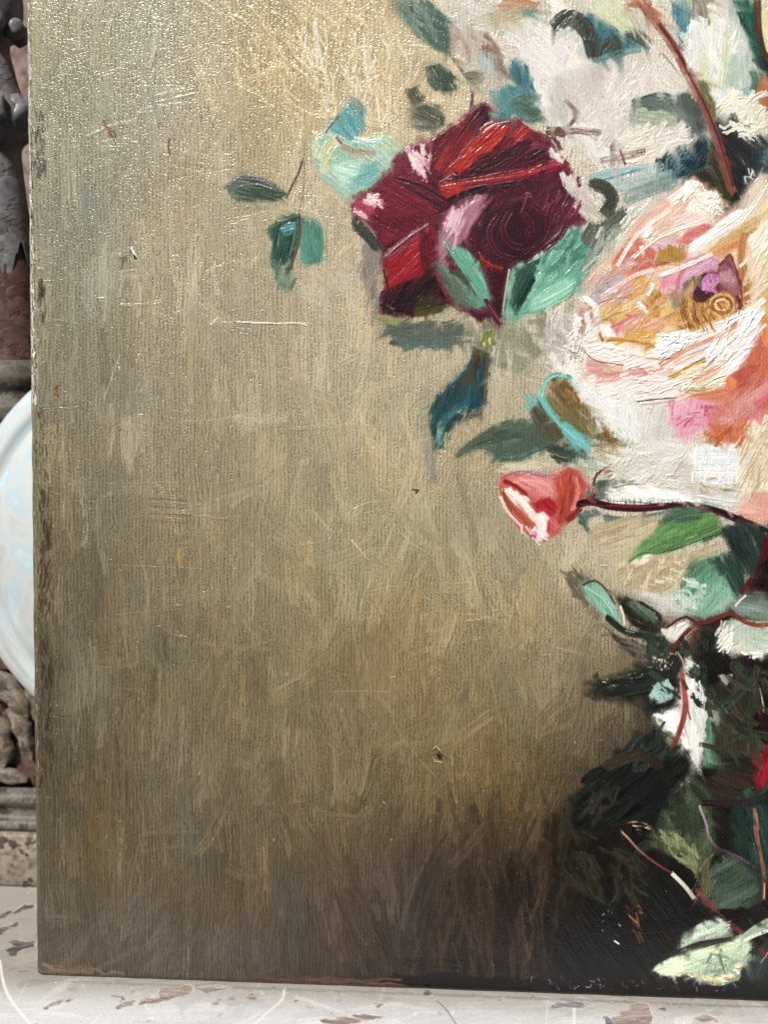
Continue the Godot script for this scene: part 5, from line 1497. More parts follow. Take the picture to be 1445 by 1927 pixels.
# the last crisp touches, laid over the wet paint
func paint_accents() -> void:
	# red rose
	scatter("768,288 794,284 800,312 780,326", 16, 62, 20, "e8d4d8 d8b4be f2e8e8", 4, 15, {"dry": 0.2, "h": 0.2})
	scatter("690,374 712,368 718,388 698,392", 9, 50, 30, "f0dcdc e4bcc2", 5, 13, {"dry": 0.15, "h": 0.2})
	scatter("664,394 682,398 686,410 672,406", 7, 40, 20, "e8c0c0 d49ca2", 4, 10, {"h": 0.16})
	scatter("1036,282 1046,286 1060,304 1050,306", 9, 35, 30, "ece4de d8c8c4", 5, 14, {"dry": 0.15, "h": 0.2})
	scatter("1070,330 1094,372 1100,404 1086,370", 10, 40, 40, "d4c4c0 e0d8d2", 3, 10, {"dry": 0.25, "h": 0.16})
	l("912,246 936,232 960,228", 4, "d88a80 b84840", {"dry": 0.3, "h": 0.14})
	l("848,328 838,336 826,342", 3, "d8b8bc", {"dry": 0.2, "h": 0.16})
	l("828,352 870,344 930,336 990,322 1046,310", 4, "c83a34 a02a34", {"dry": 0.3, "h": 0.14})
	l("862,352 930,342 1000,330 1040,316", 2.5, "20080e", {"dry": 0.2})
	l("850,420 858,440 852,470", 9, "d4b0bc c09aa8", {"dry": 0.3, "h": 0.12})
	l("866,398 884,384 904,374", 6, "caa4b2 b488a0", {"dry": 0.3, "h": 0.12})
	l("888,436 906,404 934,372", 4, "1c060c", {"dry": 0.15})
	l("726,482 764,448 800,424", 2.5, "d4a8b0", {"dry": 0.3, "h": 0.14})
	l("732,492 772,456 806,430", 2, "c48c98", {"dry": 0.35, "h": 0.12})
	l("720,505 730,545 722,580", 5, "2a0a12", {"dry": 0.3})
	l("900,474 908,488 924,500 946,506", 5, "b8321e 8e2018", {"h": 0.14, "dry": 0.1})
	l("993,364 986,384 980,402", 3, "b0482c 8a2a20", {"h": 0.14, "dry": 0.15})
	l("958,506 951,548 946,586", 3, "c8d8cc a4b8ac", {"h": 0.16, "dry": 0.2})
	l("834,452 850,480 872,512 894,548", 2.5, "a8d8c4", {"h": 0.14, "dry": 0.3})
	l("1006,488 1040,456 1070,434", 4, "a0d0ba", {"h": 0.12, "dry": 0.4})
	l("1016,568 1052,548 1082,530", 4, "b4e0cc", {"h": 0.14, "dry": 0.35})
	l("664,404 700,440 718,470", 4, "262c28", {"dry": 0.25})
	for s in ["1040,372 1066,400 1056,440 1020,470", "1000,382 1030,410 1022,446 984,476", "938,404 920,436 934,474 968,488", "960,398 946,428 958,458 984,466", "984,402 1000,424 988,446", "760,352 800,372 832,394", "744,336 790,350 836,376"]:
		l(s, 13, ["6a1c34 561426", "72223a 5c162a"][rng.randi() % 2], {"dry": 0.34, "h": 0.08, "hair": 1.5})
		l(s, 4, "2a0a16 34101c", {"dry": 0.25, "h": 0.04})
	scatter("1010,360 1080,350 1092,410 1040,440", 22, 115, 20, "74243c 84384e 561428", 5, 34, {"dry": 0.36, "h": 0.1})
	# twig and its leaves
	l("569,300 558,332 538,372", 3, "4a2c2c", {"dry": 0.15, "h": 0.1})
	l("562,406 563,440 552,486 546,506", 4, "4f3a2c 6a5440", {"dry": 0.1, "h": 0.1})
	l("506,432 528,416 556,406", 3, "7a9a72", {"dry": 0.3, "h": 0.12})
	l("444,352 480,346 520,358", 3, "76866f", {"dry": 0.35, "h": 0.1})
	l("640,256 660,268 676,262", 4, "b8e0d8", {"dry": 0.25, "h": 0.16})
	# long stem
	l("1238,46 1270,94 1302,154 1332,214 1358,284 1378,354", 4, "5a2624 6a302c", {"dry": 0.2})
	l("1230,40 1262,92 1296,158 1326,220 1350,286", 3, "c07a68 a85a50", {"dry": 0.3, "h": 0.14})
	scatter("1345,225 1420,235 1430,262 1360,246", 22, 20, 50, "f0ece0 d8d4c4", 6, 18, {"dry": 0.2, "h": 0.26})
	scatter("1395,318 1440,322 1425,345 1400,340", 10, 60, 50, "e4e2da b8b8b0", 4, 12, {"h": 0.22})
	scatter("1246,280 1310,262 1320,254 1250,296", 12, 150, 20, "c4ccc8 e0e0dc", 3, 12, {"dry": 0.3, "h": 0.16})
	scatter("1040,46 1100,30 1120,60 1090,80", 12, 60, 30, "5c6054 343a32 6a6e60", 3, 26, {"dry": 0.35, "h": 0.1})
	# pale pink rose
	l("1108,344 1134,352 1148,370 1142,392", 16, "4a4e42 3f4438", {"h": 0.08, "dry": 0.25, "hair": 1.8})
	scatter("1316,346 1350,372 1348,402 1310,380", 18, 60, 60, "fcf8f0 f4eee2 e8e0cc", 5, 16, {"h": 0.34})
	scatter("1270,372 1312,346 1304,370 1276,392", 9, 140, 15, "f8f4ea ece4d4", 5, 28, {"h": 0.28, "dry": 0.15})
	l("1300,468 1344,436 1394,402", 8, "f6f2ee eee8e6", {"h": 0.26, "dry": 0.2})
	l("1284,492 1320,482 1350,490", 6, "d4a0bc c088a8", {"dry": 0.2, "h": 0.12})
	l("1322,546 1320,530 1332,516 1348,518", 6, "d898cc b860a0", {"h": 0.18, "dry": 0.1})
	l("1340,540 1350,530 1348,522", 4, "e0b0d4", {"h": 0.18})
	p("1300,562 1308,538 1320,548 1334,560 1324,568 1308,570", 40, "43202a 5a2826", 6, {"melt": 0.0, "feather": 0.0})
	l("1352,500 1366,484 1372,478 1378,492", 4, "5a2426 7a3430", {"dry": 0.3})
	l("1376,486 1388,520 1394,560 1388,592", 4, "5a2020 7a3428", {"dry": 0.1})
	for k in 3:
		var r := 6.0 + k * 7.0
		var text := ""
		for a in 9:
			text += "%f,%f " % [1357 + r * cos(a * 0.55 + k * 2.0), 574 + r * 0.85 * sin(a * 0.55 + k * 2.0)]
		l(text, 3.5, ["c87848", "ecd098", "8a4020"][k], {"h": 0.2, "dry": 0.2})
	scatter("1276,576 1340,572 1336,612 1284,618", 16, 72, 12, "ecd49c 7a3a1c c88a3c 5f2814", 3, 22, {"h": 0.2, "dry": 0.15})
	l("1228,534 1224,544 1217,555", 8, "f8f6f4", {"h": 0.26})
	l("1200,568 1208,578 1216,590", 6, "f6eef2 f0d8e0", {"h": 0.24})
	l("1096,562 1108,566 1120,580", 11, "f6f2ea e8e2d6", {"h": 0.28, "dry": 0.1})
	l("1118,588 1122,596", 8, "f2eee6", {"h": 0.26})
	l("1206,464 1208,478", 8, "f4ece2", {"h": 0.26})
	l("1126,626 1132,640 1136,646", 6, "a86a20", {"h": 0.12})
	l("1140,640 1176,640 1210,646 1232,655", 5, "a8701c c08430", {"h": 0.12, "dry": 0.15})
	l("1148,616 1172,604 1204,588", 5, "bc4c60 d88c98", {"h": 0.12, "dry": 0.25})
	scatter("1240,632 1310,622 1320,640 1250,664", 26, 155, 50, "fcfaf8 f0ecec dcd6d6", 5, 18, {"h": 0.34, "dry": 0.1})
	scatter("1330,640 1420,586 1430,610 1390,680 1350,690", 40, 128, 20, "fcf8f6 f2ecea e8dcd8", 6, 34, {"h": 0.3, "dry": 0.15})
	scatter("1130,720 1260,700 1260,744 1150,746", 24, 168, 20, "f4ece6 e8dad2 d8c4b8", 6, 36, {"h": 0.2, "dry": 0.25})
	scatter("1100,636 1150,652 1220,672 1180,690 1110,668", 22, 10, 25, "f6f0ec ecdcd4", 6, 30, {"h": 0.22, "dry": 0.25})
	l("1254,710 1290,694 1326,676", 6, "b07c28 c49448", {"h": 0.12, "dry": 0.2})
	l("1240,690 1290,660 1350,634 1384,612", 5, "cc7a5c d89a80", {"h": 0.12, "dry": 0.3})
	l("1096,654 1106,670 1124,680 1150,684 1174,688", 2, "33221f", {"h": -0.14})
	l("1198,757 1230,752 1270,749", 2.4, "4f3c2e", {"h": -0.1, "dry": 0.2})
	l("1150,602 1132,604 1120,614 1098,632", 1.8, "4a3a38", {"h": -0.12, "dry": 0.15})
	scatter("1326,808 1404,800 1396,836 1336,838", 16, 115, 35, "c45a2c d0743c a84c28", 5, 16, {"dry": 0.2, "h": 0.14})
	scatter("1400,830 1450,790 1450,930 1395,930", 24, 112, 10, "f2ece0 a8906a d8c8a8", 3.5, 54, {"dry": 0.2, "h": 0.24})
	scatter("1290,840 1390,838 1388,904 1298,904", 30, 90, 8, "eef0f2 d4d8da e4e6e6", 6, 30, {"dry": 0.3, "h": 0.16})
	for s in ["1160,500 1200,440 1260,396", "1190,486 1240,446 1310,420", "1240,520 1290,500 1340,478", "1130,560 1190,520 1230,508", "1404,470 1424,520 1416,576", "1390,420 1420,380 1444,340"]:
		l(s, 9, ["ecdcd2 e8cfc2", "f2e8dc e6d8c8", "e4bcae ecd4c8"][rng.randi() % 3], {"dry": 0.32, "h": 0.2, "hair": 1.4})
	# rimmed leaf
	l("1018,748 1026,720 1046,706 1068,710", 6, "8cd0bc 70b8a4", {"h": 0.16, "dry": 0.2})
	l("1020,752 1040,784 1064,808 1084,826", 8, "66b8ac 78c0bc", {"h": 0.16, "dry": 0.2})
	# rosebud
	l("952,922 972,936 992,956 1004,972", 7, "f4e8de e8d4c8", {"h": 0.24, "dry": 0.2})
	l("958,920 980,938 1000,962", 4, "fcf6f0", {"h": 0.26, "dry": 0.3})
	l("948,932 968,960 1000,996", 4, "8a3c28 a8603c", {"h": 0.1, "dry": 0.15})
	l("942,936 956,964 982,992", 4, "f0dcd0", {"h": 0.22, "dry": 0.25})
	l("1014,968 1024,990 1020,1012", 8, "f8eeec ecd8d8", {"h": 0.24, "dry": 0.15})
	l("1002,1002 1008,1005", 7, "cc80c4", {"h": 0.18})
	l("948,904 968,914 992,932", 5, "7c1c1c 94282a", {"dry": 0.15})
	l("1056,894 1062,930 1054,966", 5, "cc4430 98201c", {"dry": 0.25, "h": 0.12})
	l("1084,898 1088,926 1078,960", 4, "d88a7c", {"dry": 0.35, "h": 0.14})
	l("964,908 1000,904 1030,916 1040,926", 4, "e4a49c", {"dry": 0.3, "h": 0.16})
	l("940,900 980,886 1020,896 1046,892", 4, "8a4858 9a6070", {"dry": 0.35})
	scatter("1010,1004 1034,1000 1032,1018 1012,1020", 6, 70, 20, "f0e8e4", 3, 14, {"h": 0.2})
	l("1090,948 1140,952 1200,955 1260,951", 4, "741e26 5a161e", {"dry": 0.2})
	scatter("1140,938 1290,944 1290,952 1140,948", 30, 80, 14, "1c1414 3a3434", 2, 10, {})
	scatter("1140,924 1260,930 1300,942 1160,938", 14, 8, 10, "ecece8 d8d8d4", 5, 30, {"h": 0.18, "dry": 0.2})
	l("1152,918 1180,911 1212,910", 3, "7a5430 a88450", {"h": 0.12})
	# lower foliage
	l("1190,1050 1230,1012 1270,976 1330,966", 3, "7aa062", {"dry": 0.35, "h": 0.1})
	l("1100,1104 1130,1124 1156,1160", 4, "a4ccb8", {"dry": 0.3, "h": 0.12})
	l("1166,1140 1172,1158 1174,1174", 4, "e4dcc8", {"h": 0.2})
	scatter("1246,1186 1290,1172 1298,1182 1262,1204", 8, 135, 20, "e4e2da d0cec4", 5, 16, {"h": 0.2})
	scatter("1354,1182 1376,1172 1374,1222 1356,1214", 8, 110, 15, "e0e0d6 ccccbe", 4, 24, {"h": 0.2, "dry": 0.2})
	scatter("1300,1260 1326,1310 1330,1380 1300,1450 1296,1330", 22, 80, 10, "dadad6 c4c6c0 e8e8e6", 5, 34, {"h": 0.16, "dry": 0.3})
	l("1278,1268 1284,1306 1284,1340 1272,1390 1258,1414", 5, "a8564a 7a2c28", {"h": 0.16, "dry": 0.15})
	l("1274,1228 1284,1246 1287,1264", 3, "b8aca4", {"h": 0.16})
	scatter("1230,1236 1268,1228 1262,1258 1234,1256", 9, 30, 90, "f4f4f0 e0e0dc", 3.4, 4, {"h": 0.24})
	scatter("1224,1288 1254,1282 1262,1304 1240,1318", 14, 60, 25, "a8c8c4 88aaa6", 4, 16, {"h": 0.12, "dry": 0.2})
	l("1168,1564 1184,1580 1202,1600", 3, "c8a888 8a5a48", {"h": 0.16, "dry": 0.1})
	l("1266,1646 1286,1666 1304,1690", 4, "e0dccc b8b09c", {"h": 0.2, "dry": 0.2})
	l("1312,1676 1340,1706 1372,1736 1396,1756", 4, "8e2a40 7a2030", {"h": 0.12, "dry": 0.15})
	l("1420,1524 1424,1564 1432,1614 1438,1652", 4, "a46a58 8a5044", {"h": 0.14, "dry": 0.2})
	l("1316,1516 1330,1552 1336,1580 1356,1598 1390,1614", 3, "8a7a84 4a2438", {"h": 0.1, "dry": 0.2})
	l("1428,1294 1436,1330", 3, "ccc0c4", {"h": 0.16, "dry": 0.2})
	l("1430,1812 1458,1770", 4, "9aac98", {"dry": 0.3})
	scatter("1232,1822 1290,1808 1300,1830 1250,1832", 12, 165, 20, "ccdcc0 b4c8a8", 5, 26, {"h": 0.2, "dry": 0.2})
	scatter("1290,1834 1330,1846 1356,1852 1384,1836 1396,1806 1376,1828 1340,1840", 22, 10, 40, "f4e8cc b07c3c e4c890 fcf4e0", 4, 10, {"h": 0.3})
	scatter("1310,1740 1360,1732 1370,1750 1320,1760", 14, 150, 25, "c4d4c8 a4b8ac", 4, 22, {"h": 0.18, "dry": 0.25})
	l("1300,1800 1330,1812 1380,1802", 2, "4a5a44", {"dry": 0.3})
	scatter("1415,1415 1445,1405 1445,1475 1425,1478", 12, 80, 30, "9c1a2e 700e1c a82038", 5, 22, {"h": 0.16, "dry": 0.2})

# the picture goes on a little beyond the frame of the photograph: more blossom and leaves by the same hand
func carry_on() -> void:
	var list: Array = painter.marks.duplicate()
	var far := trace(1460.0, 963.0).x
	var top := trace(722.0, 0.0).y - 3.0
	for m: Mark in list:
		for way: Vector2 in [Vector2(203, 88), Vector2(-140, -108), Vector2(160, -112)]:
			var box := Rect2(m.box.position + way, m.box.size)
			if way.x > 200.0 and box.position.x < far - 4.0 or way.x < 200.0 and box.end.y > top + 3.0:
				continue
			if box.position.x > painter.x_size or box.end.y < 0.0:
				continue
			var c := Mark.new()
			for v in ["w", "c0", "c1", "tone", "op", "dry", "thick", "soft", "rag", "pull", "nb", "shift", "length"]:
				c.set(v, m.get(v))
			for q in m.pts:
				c.pts.append(q + way)
			c.box = box
			painter.marks.append(c)


# ---------------------------------------------------------------- shelf, wall and woodwork

func build_shelf() -> void:
	on_shelf = true
	painter = Painter.new()
	painter.x_size = 1900
	painter.y_size = 380
	painter.table = streak
	painter.hairs = bristle
	painter.weave = 0.0
	painter.gaps = 0.04
	painter.dirt = 0.10
	painter.curve = 0.0
	painter.scale = 1.0
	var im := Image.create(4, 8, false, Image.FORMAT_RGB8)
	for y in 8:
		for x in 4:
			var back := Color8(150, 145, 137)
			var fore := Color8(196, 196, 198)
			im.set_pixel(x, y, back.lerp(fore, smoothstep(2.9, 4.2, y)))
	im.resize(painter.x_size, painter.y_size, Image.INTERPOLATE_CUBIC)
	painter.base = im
	# brushed and rubbed paint
	for k in 1500:
		var q := Vector2(rng.randf() * painter.x_size, rng.randf() * painter.y_size)
		var a := rng.randf_range(-0.5, 0.5) + (PI / 2.0 if rng.randf() < 0.12 else 0.0)
		var d := Vector2.from_angle(a) * rng.randf_range(6, 46)
		var c := im.get_pixelv(q) + Color(1, 0.98, 0.95, 0) * rng.randf_range(-0.07, 0.06)
		mark(PackedVector2Array([q - d, q, q + d]), rng.randf_range(2, 10), c, c, {"op": 0.5, "dry": 0.35, "h": rng.randf_range(0.0, 0.05), "tone": 0.06})
	for k in 420:
		var q := Vector2(rng.randf() * painter.x_size, rng.randf() * painter.y_size)
		var d := Vector2.from_angle(rng.randf() * TAU) * rng.randf_range(1, 5)
		var dark := rng.randf() < 0.55
		var c := Color8(92, 84, 78) if dark else Color8(205, 203, 200)
		mark(PackedVector2Array([q - d, q + d]), rng.randf_range(0.8, 1.9), c, c, {"op": 0.7, "h": -0.05 if dark else 0.05})
	for k in 1500:
		var q := Vector2(rng.randf() * painter.x_size, 60 + rng.randf() * 260)
		var d := Vector2.from_angle(rng.randf() * TAU) * rng.randf_range(0.6, 3.5)
		var v := rng.randf_range(-0.16, 0.10)
		var c := im.get_pixelv(q) + Color(v, v, v, 0)
		mark(PackedVector2Array([q - d, q + d]), rng.randf_range(0.8, 3.0), c, c, {"op": 0.55, "h": v * 0.6, "soft": 0.5})
	for k in 60:
		var q := Vector2(rng.randf() * painter.x_size, 190 + rng.randf() * 190)
		var d := Vector2.from_angle(rng.randf_range(-0.5, 1.2)) * rng.randf_range(20, 80)
		mark(PackedVector2Array([q - d, q + d.orthogonal() * rng.randf_range(-0.2, 0.2), q + d]), 0.9, Color8(208, 206, 203), Color8(190, 188, 184), {"op": 0.55, "h": -0.02})
	# scratches
	l("0,1805 8,1850 25,1885 60,1927", 5, "dedbd8", {"op": 0.8, "h": -0.03, "dry": 0.2})
	l("50,1850 35,1875 18,1895", 3, "d2cfcb", {"op": 0.6, "h": -0.02})
	l("268,1880 285,1905 310,1927", 5, "d6d3d0", {"op": 0.6, "h": -0.02, "dry": 0.2})
	l("535,1858 530,1880 510,1897 480,1925", 5, "dedcd9", {"op": 0.8, "h": -0.02})
	l("820,1880 840,1900 858,1927", 3, "5f5852", {"op": 0.8, "h": -0.08})
	l("1030,1876 1026,1927", 2.5, "d8d6d3", {"op": 0.7})
	l("1079,1893 1078,1927", 5, "dddbd8", {"op": 0.8})
	l("490,1905 445,1927", 4, "d4d1ce", {"op": 0.6})
	l("780,1903 940,1900", 2.5, "d6d3d0", {"op": 0.5})
	# contact shadow painted along the foot of the canvas, with specks of grit
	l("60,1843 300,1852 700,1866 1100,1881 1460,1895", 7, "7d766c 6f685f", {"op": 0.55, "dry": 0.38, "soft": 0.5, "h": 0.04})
	for k in 130:
		var x := rng.randf_range(60, 1445)
		var y := 1842.0 + (x - 60.0) * 0.0372 + rng.randf_range(-2, 9)
		l("%f,%f %f,%f" % [x, y, x + rng.randf_range(-4, 4), y + rng.randf_range(-1, 1)], rng.randf_range(1.6, 4.0), ["6a6259", "857d73", "d8d5d0"][k % 3], {"op": 0.7, "h": 0.2})
	# bare patches where the paint has come off
	var bare := "8c7d75 9a8b81 7d726b"
	chip("300,1865 305,1857 330,1858 352,1853 364,1855 358,1868 335,1872 318,1880 290,1884 262,1887 268,1879 300,1874", bare)
	chip("216,1894 235,1884 252,1882 250,1888 232,1893", bare)
	chip("372,1856 400,1853 435,1856 410,1862 388,1866", bare)
	chip("398,1888 411,1880 410,1888", bare)
	chip("425,1880 440,1875 442,1880", bare)
	chip("462,1876 472,1869 482,1872 480,1879", bare)
	chip("1152,1927 1150,1912 1168,1908 1165,1903 1185,1898 1188,1890 1200,1885 1218,1888 1222,1900 1225,1912 1218,1927", bare)
	chip("1137,1912 1148,1918 1155,1926 1140,1927", "5f5f63 6d6c6e")
	chip("1240,1896 1246,1894 1248,1898", "5f5a56")
	chip("1030,1893 1045,1886 1070,1884 1095,1888 1100,1892 1080,1893 1060,1890 1040,1896", "6f7076 85868b")
	chip("790,1866 800,1864 815,1867 805,1872", "54585c")
	chip("86,1893 100,1885 118,1880 112,1887", bare)
	chip("120,1879 135,1878 134,1880", "6a625c")
	chip("660,1908 690,1906 720,1911 700,1914", "7d7670")
	chip("25,1716 45,1703 62,1702 66,1708 45,1712 30,1718", "4f4b46 5a544d")
	chip("0,1722 15,1716 20,1718 8,1726 0,1728", "59504a")
	chip("0,1745 14,1742 20,1746 10,1752 0,1756", "5f5850")
	chip("17,1742 30,1737 38,1739 28,1743", "5a554f")
	chip("10,1788 22,1782 40,1780 62,1774 66,1780 45,1785 35,1789 32,1797 22,1798 17,1792", "4c4a48 57534f")
	chip("18,1770 32,1772 48,1774 62,1771 60,1775 40,1778 24,1775", "5a5651")
	chip("600,1915 640,1912 690,1918 650,1925 610,1922", bare)
	chip("-30,1840 -10,1834 -6,1842 -24,1850", bare)
	chip("700,1890 716,1888 712,1893", "6a625c")
	chip("1300,1912 1330,1908 1345,1915 1320,1922", bare)
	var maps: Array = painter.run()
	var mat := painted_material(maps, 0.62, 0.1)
	mat.metallic_specular = 0.3
	var st := SurfaceTool.new()
	st.begin(Mesh.PRIMITIVE_TRIANGLES)
	var x0 := SHELF_X0
	var x1 := SHELF_X0 + painter.x_size * SHELF_TEXEL
	var z0 := SHELF_Z0
	var z1 := SHELF_Z0 + painter.y_size * SHELF_TEXEL
	# top, a rounded nosing, the front and the underside
	var prof := [Vector3(z0 - 0.06, 0, -0.3), Vector3(z0, 0, 0.0), Vector3(z1 - 0.012, 0, 0.93)]
	for k in range(1, 7):
		var a := k / 6.0 * PI / 2.0
		prof.append(Vector3(z1 - 0.012 + 0.012 * sin(a), -0.012 + 0.012 * cos(a), 0.93 + 0.06 * k / 6.0))
	prof.append(Vector3(z1, -0.04, 0.8))
	prof.append(Vector3(z0 - 0.06, -0.041, 0.2))
	for k in prof.size():
		for e in 2:
			st.set_uv(Vector2(e, clampf(prof[k].z, 0.002, 0.998)))
			st.add_vertex(Vector3(x0 if e == 0 else x1, prof[k].y, prof[k].x))
	for k in prof.size() - 1:
		for i in [k * 2, k * 2 + 1, k * 2 + 2, k * 2 + 1, k * 2 + 3, k * 2 + 2]:
			st.add_index(i)
	st.generate_normals()
	var root := thing("shelf", "scratched off-white wooden shelf with brown chips in its paint, under the canvas", "shelf", Vector3.ZERO)
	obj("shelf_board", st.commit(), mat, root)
	# the lost flakes: thin curled paint left standing round the bare wood
	var flake := peeling(Color8(172, 168, 162), Color8(120, 104, 94), 0.9, 41)
	for k in 26:
		var q := Vector2(rng.randf_range(0.36, 0.82), rng.randf_range(0.35, 0.86))
		var f := SurfaceTool.new()
		f.begin(Mesh.PRIMITIVE_TRIANGLES)
		var r := rng.randf_range(0.0008, 0.0024)
		f.add_vertex(Vector3(0, 0.0006, 0))
		for i in 8:
			var a := i * TAU / 7.0
			var rr := r * (0.6 + 0.5 * absf(sin(i * 2.3 + k)))
			f.add_vertex(Vector3(cos(a) * rr * 1.6, 0.0002 + 0.0004 * absf(sin(i * 1.7 + k)), sin(a) * rr))
		for i in 7:
			for v in [0, 1 + i, 2 + i if i < 6 else 1]:
				f.add_index(v)
		f.generate_normals()
		obj("paint_flake", f.commit(), flake, root).position = Vector3(lerpf(x0, x1, q.x), 0.0002, lerpf(z0, z1, 0.6 + 0.3 * q.y))

func chip(text: String, cols: String) -> void:
	var poly := parse(text)
	var c := colors(cols)
	var mid := Vector2.ZERO
	for q in poly:
		mid += q / poly.size()
	# broken pale rim of the paint film, then the bare wood lower down
	var edge := smooth(poly + PackedVector2Array([poly[0]]), 3.0)
	mark(edge, 1.8, Color8(222, 220, 217), Color8(196, 193, 188), {"op": 0.5, "h": 0.3, "dry": 0.42})
	p(text, rng.randf_range(-12, 12), cols, 7.0, {"h": -0.4, "tone": 0.12, "rag": 0.2, "feather": 0.5})

func peeling(paint: Color, under: Color, share: float, s: int) -> StandardMaterial3D:
	var n := FastNoiseLite.new()
	n.seed = s
	n.frequency = 0.006
	n.fractal_octaves = 5
	n.fractal_gain = 0.55
	var g := Gradient.new()
	g.offsets = PackedFloat32Array([0.0, 1.0 - share - 0.012, 1.0 - share + 0.012, 1.0])
	g.colors = PackedColorArray([under.darkened(0.15), under, paint.lightened(0.08), paint.darkened(0.10)])
	var t := NoiseTexture2D.new()
	t.width = 512
	t.height = 512
	t.seamless = true
	t.noise = n
	t.color_ramp = g
	var h := NoiseTexture2D.new()
	h.width = 512
	h.height = 512
	h.seamless = true
	h.noise = n
	var hg := Gradient.new()
	hg.offsets = PackedFloat32Array([0.0, 1.0 - share - 0.012, 1.0 - share + 0.012, 1.0])
	hg.colors = PackedColorArray([Color(0.1, 0.1, 0.1), Color(0.2, 0.2, 0.2), Color(0.8, 0.8, 0.8), Color(1, 1, 1)])
	h.color_ramp = hg
	var m := StandardMaterial3D.new()
	m.albedo_texture = t
	m.roughness = 0.55
	m.metallic_specular = 0.4
	m.heightmap_enabled = true
	m.heightmap_texture = h
	m.heightmap_scale = 0.06
	var d := NoiseTexture2D.new()
	d.width = 256
	d.height = 256
	d.seamless = true
	var dn := FastNoiseLite.new()
	dn.seed = s + 100
	dn.frequency = 0.05
	dn.fractal_octaves = 4
	d.noise = dn
	var dg := Gradient.new()
	dg.offsets = PackedFloat32Array([0.0, 0.35, 0.6, 1.0])
	dg.colors = PackedColorArray([Color(0.55, 0.53, 0.50), Color(0.85, 0.84, 0.82), Color(1, 1, 1), Color(0.92, 0.91, 0.89)])
	d.color_ramp = dg
	m.detail_enabled = true
	m.detail_albedo = d
	m.detail_blend_mode = BaseMaterial3D.BLEND_MODE_MUL
	m.uv1_triplanar = true
	m.uv1_world_triplanar = true
	m.uv1_scale = Vector3(7, 7, 7)
	return m

func lathe(profile: Array, n := 40, squash := 1.0) -> ArrayMesh:      # profile of Vector2(radius, height)
	var st := SurfaceTool.new()
	st.begin(Mesh.PRIMITIVE_TRIANGLES)
	for k in profile.size():
		for i in n + 1:
			var a := TAU * i / n
			st.set_uv(Vector2(float(i) / n, float(k) / profile.size()))
			st.add_vertex(Vector3(profile[k].x * cos(a), profile[k].y, profile[k].x * sin(a) * squash))
	for k in profile.size() - 1:
		for i in n:
			var q := k * (n + 1) + i
			for v in [q, q + n + 1, q + 1, q + 1, q + n + 1, q + n + 2]:
				st.add_index(v)
	st.generate_normals()
	return st.commit()

func curve2(keys: Array, steps: int) -> Array:
	var out := []
	for i in keys.size() - 1:
		for k in steps:
			out.append((keys[i] as Vector2).cubic_interpolate(keys[i + 1], keys[maxi(i - 1, 0)], keys[mini(i + 2, keys.size() - 1)], float(k) / steps))
	out.append(keys[keys.size() - 1])
	return out

# a carved leaf: a ridge that bends from base to tip, broad in the middle, with a cupped section
func carved_leaf(spine: Array, wide: float, high: float, ribs := 3) -> ArrayMesh:
	var st := SurfaceTool.new()
	st.begin(Mesh.PRIMITIVE_TRIANGLES)
	var n := 22
	var c := 10
	for k in n + 1:
		var f := float(k) / n
		var q := f * (spine.size() - 1)
		var i := mini(int(q), spine.size() - 2)
		var pos: Vector3 = (spine[i] as Vector3).cubic_interpolate(spine[i + 1], spine[maxi(i - 1, 0)], spine[mini(i + 2, spine.size() - 1)], q - i)
		var dir: Vector3 = ((spine[i + 1] as Vector3) - spine[i]).normalized()
		var side := dir.cross(Vector3(0, 0, 1)).normalized()
		var ww := wide * (0.35 + 0.65 * sin(PI * pow(f, 0.8))) * (1.0 + 0.13 * sin(f * ribs * TAU)) * (1.0 if f < 0.85 else sqrt(maxf(0.0, (1.0 - f) / 0.15)))
		for j in c + 1:
			var a := PI * j / c
			var groove := 1.0 - 0.35 * exp(-pow((j - c / 2.0) / 1.1, 2.0))
			st.add_vertex(pos + side * cos(a) * ww + Vector3(0, 0, 1) * sin(a) * high * groove * (1.0 + 0.12 * cos(f * ribs * TAU)))
	for k in n:
		for j in c:
			var q := k * (c + 1) + j
			for v in [q, q + 1, q + c + 1, q + 1, q + c + 2, q + c + 1]:
				st.add_index(v)
	st.generate_normals()
	return st.commit()

func slab(size: Vector3, edge := 0.0015) -> ArrayMesh:       # a block with softened edges
	var st := SurfaceTool.new()
	var b := BoxMesh.new()
	b.size = size
	b.subdivide_width = 4
	b.subdivide_height = 4
	b.subdivide_depth = 4
	var arr := b.get_mesh_arrays()
	var vs: PackedVector3Array = arr[Mesh.ARRAY_VERTEX]
	var half := size / 2.0
	for i in vs.size():
		var v := vs[i]
		for ax in 3:
			if absf(absf(v[ax]) - half[ax] * 0.6) < half[ax] * 0.05:
				v[ax] = signf(v[ax]) * (half[ax] - edge)
		var core := Vector3(clampf(v.x, -half.x + edge, half.x - edge), clampf(v.y, -half.y + edge, half.y - edge), clampf(v.z, -half.z + edge, half.z - edge))
		if v != core:
			v = core + (v - core).normalized() * edge
		vs[i] = v
	arr[Mesh.ARRAY_VERTEX] = vs
	arr[Mesh.ARRAY_NORMAL] = null
	arr[Mesh.ARRAY_TANGENT] = null
	arr[Mesh.ARRAY_TEX_UV] = null
	var am := ArrayMesh.new()
	am.add_surface_from_arrays(Mesh.PRIMITIVE_TRIANGLES, arr)
	st.create_from(am, 0)
	st.set_smooth_group(0)
	st.generate_normals()
	return st.commit()

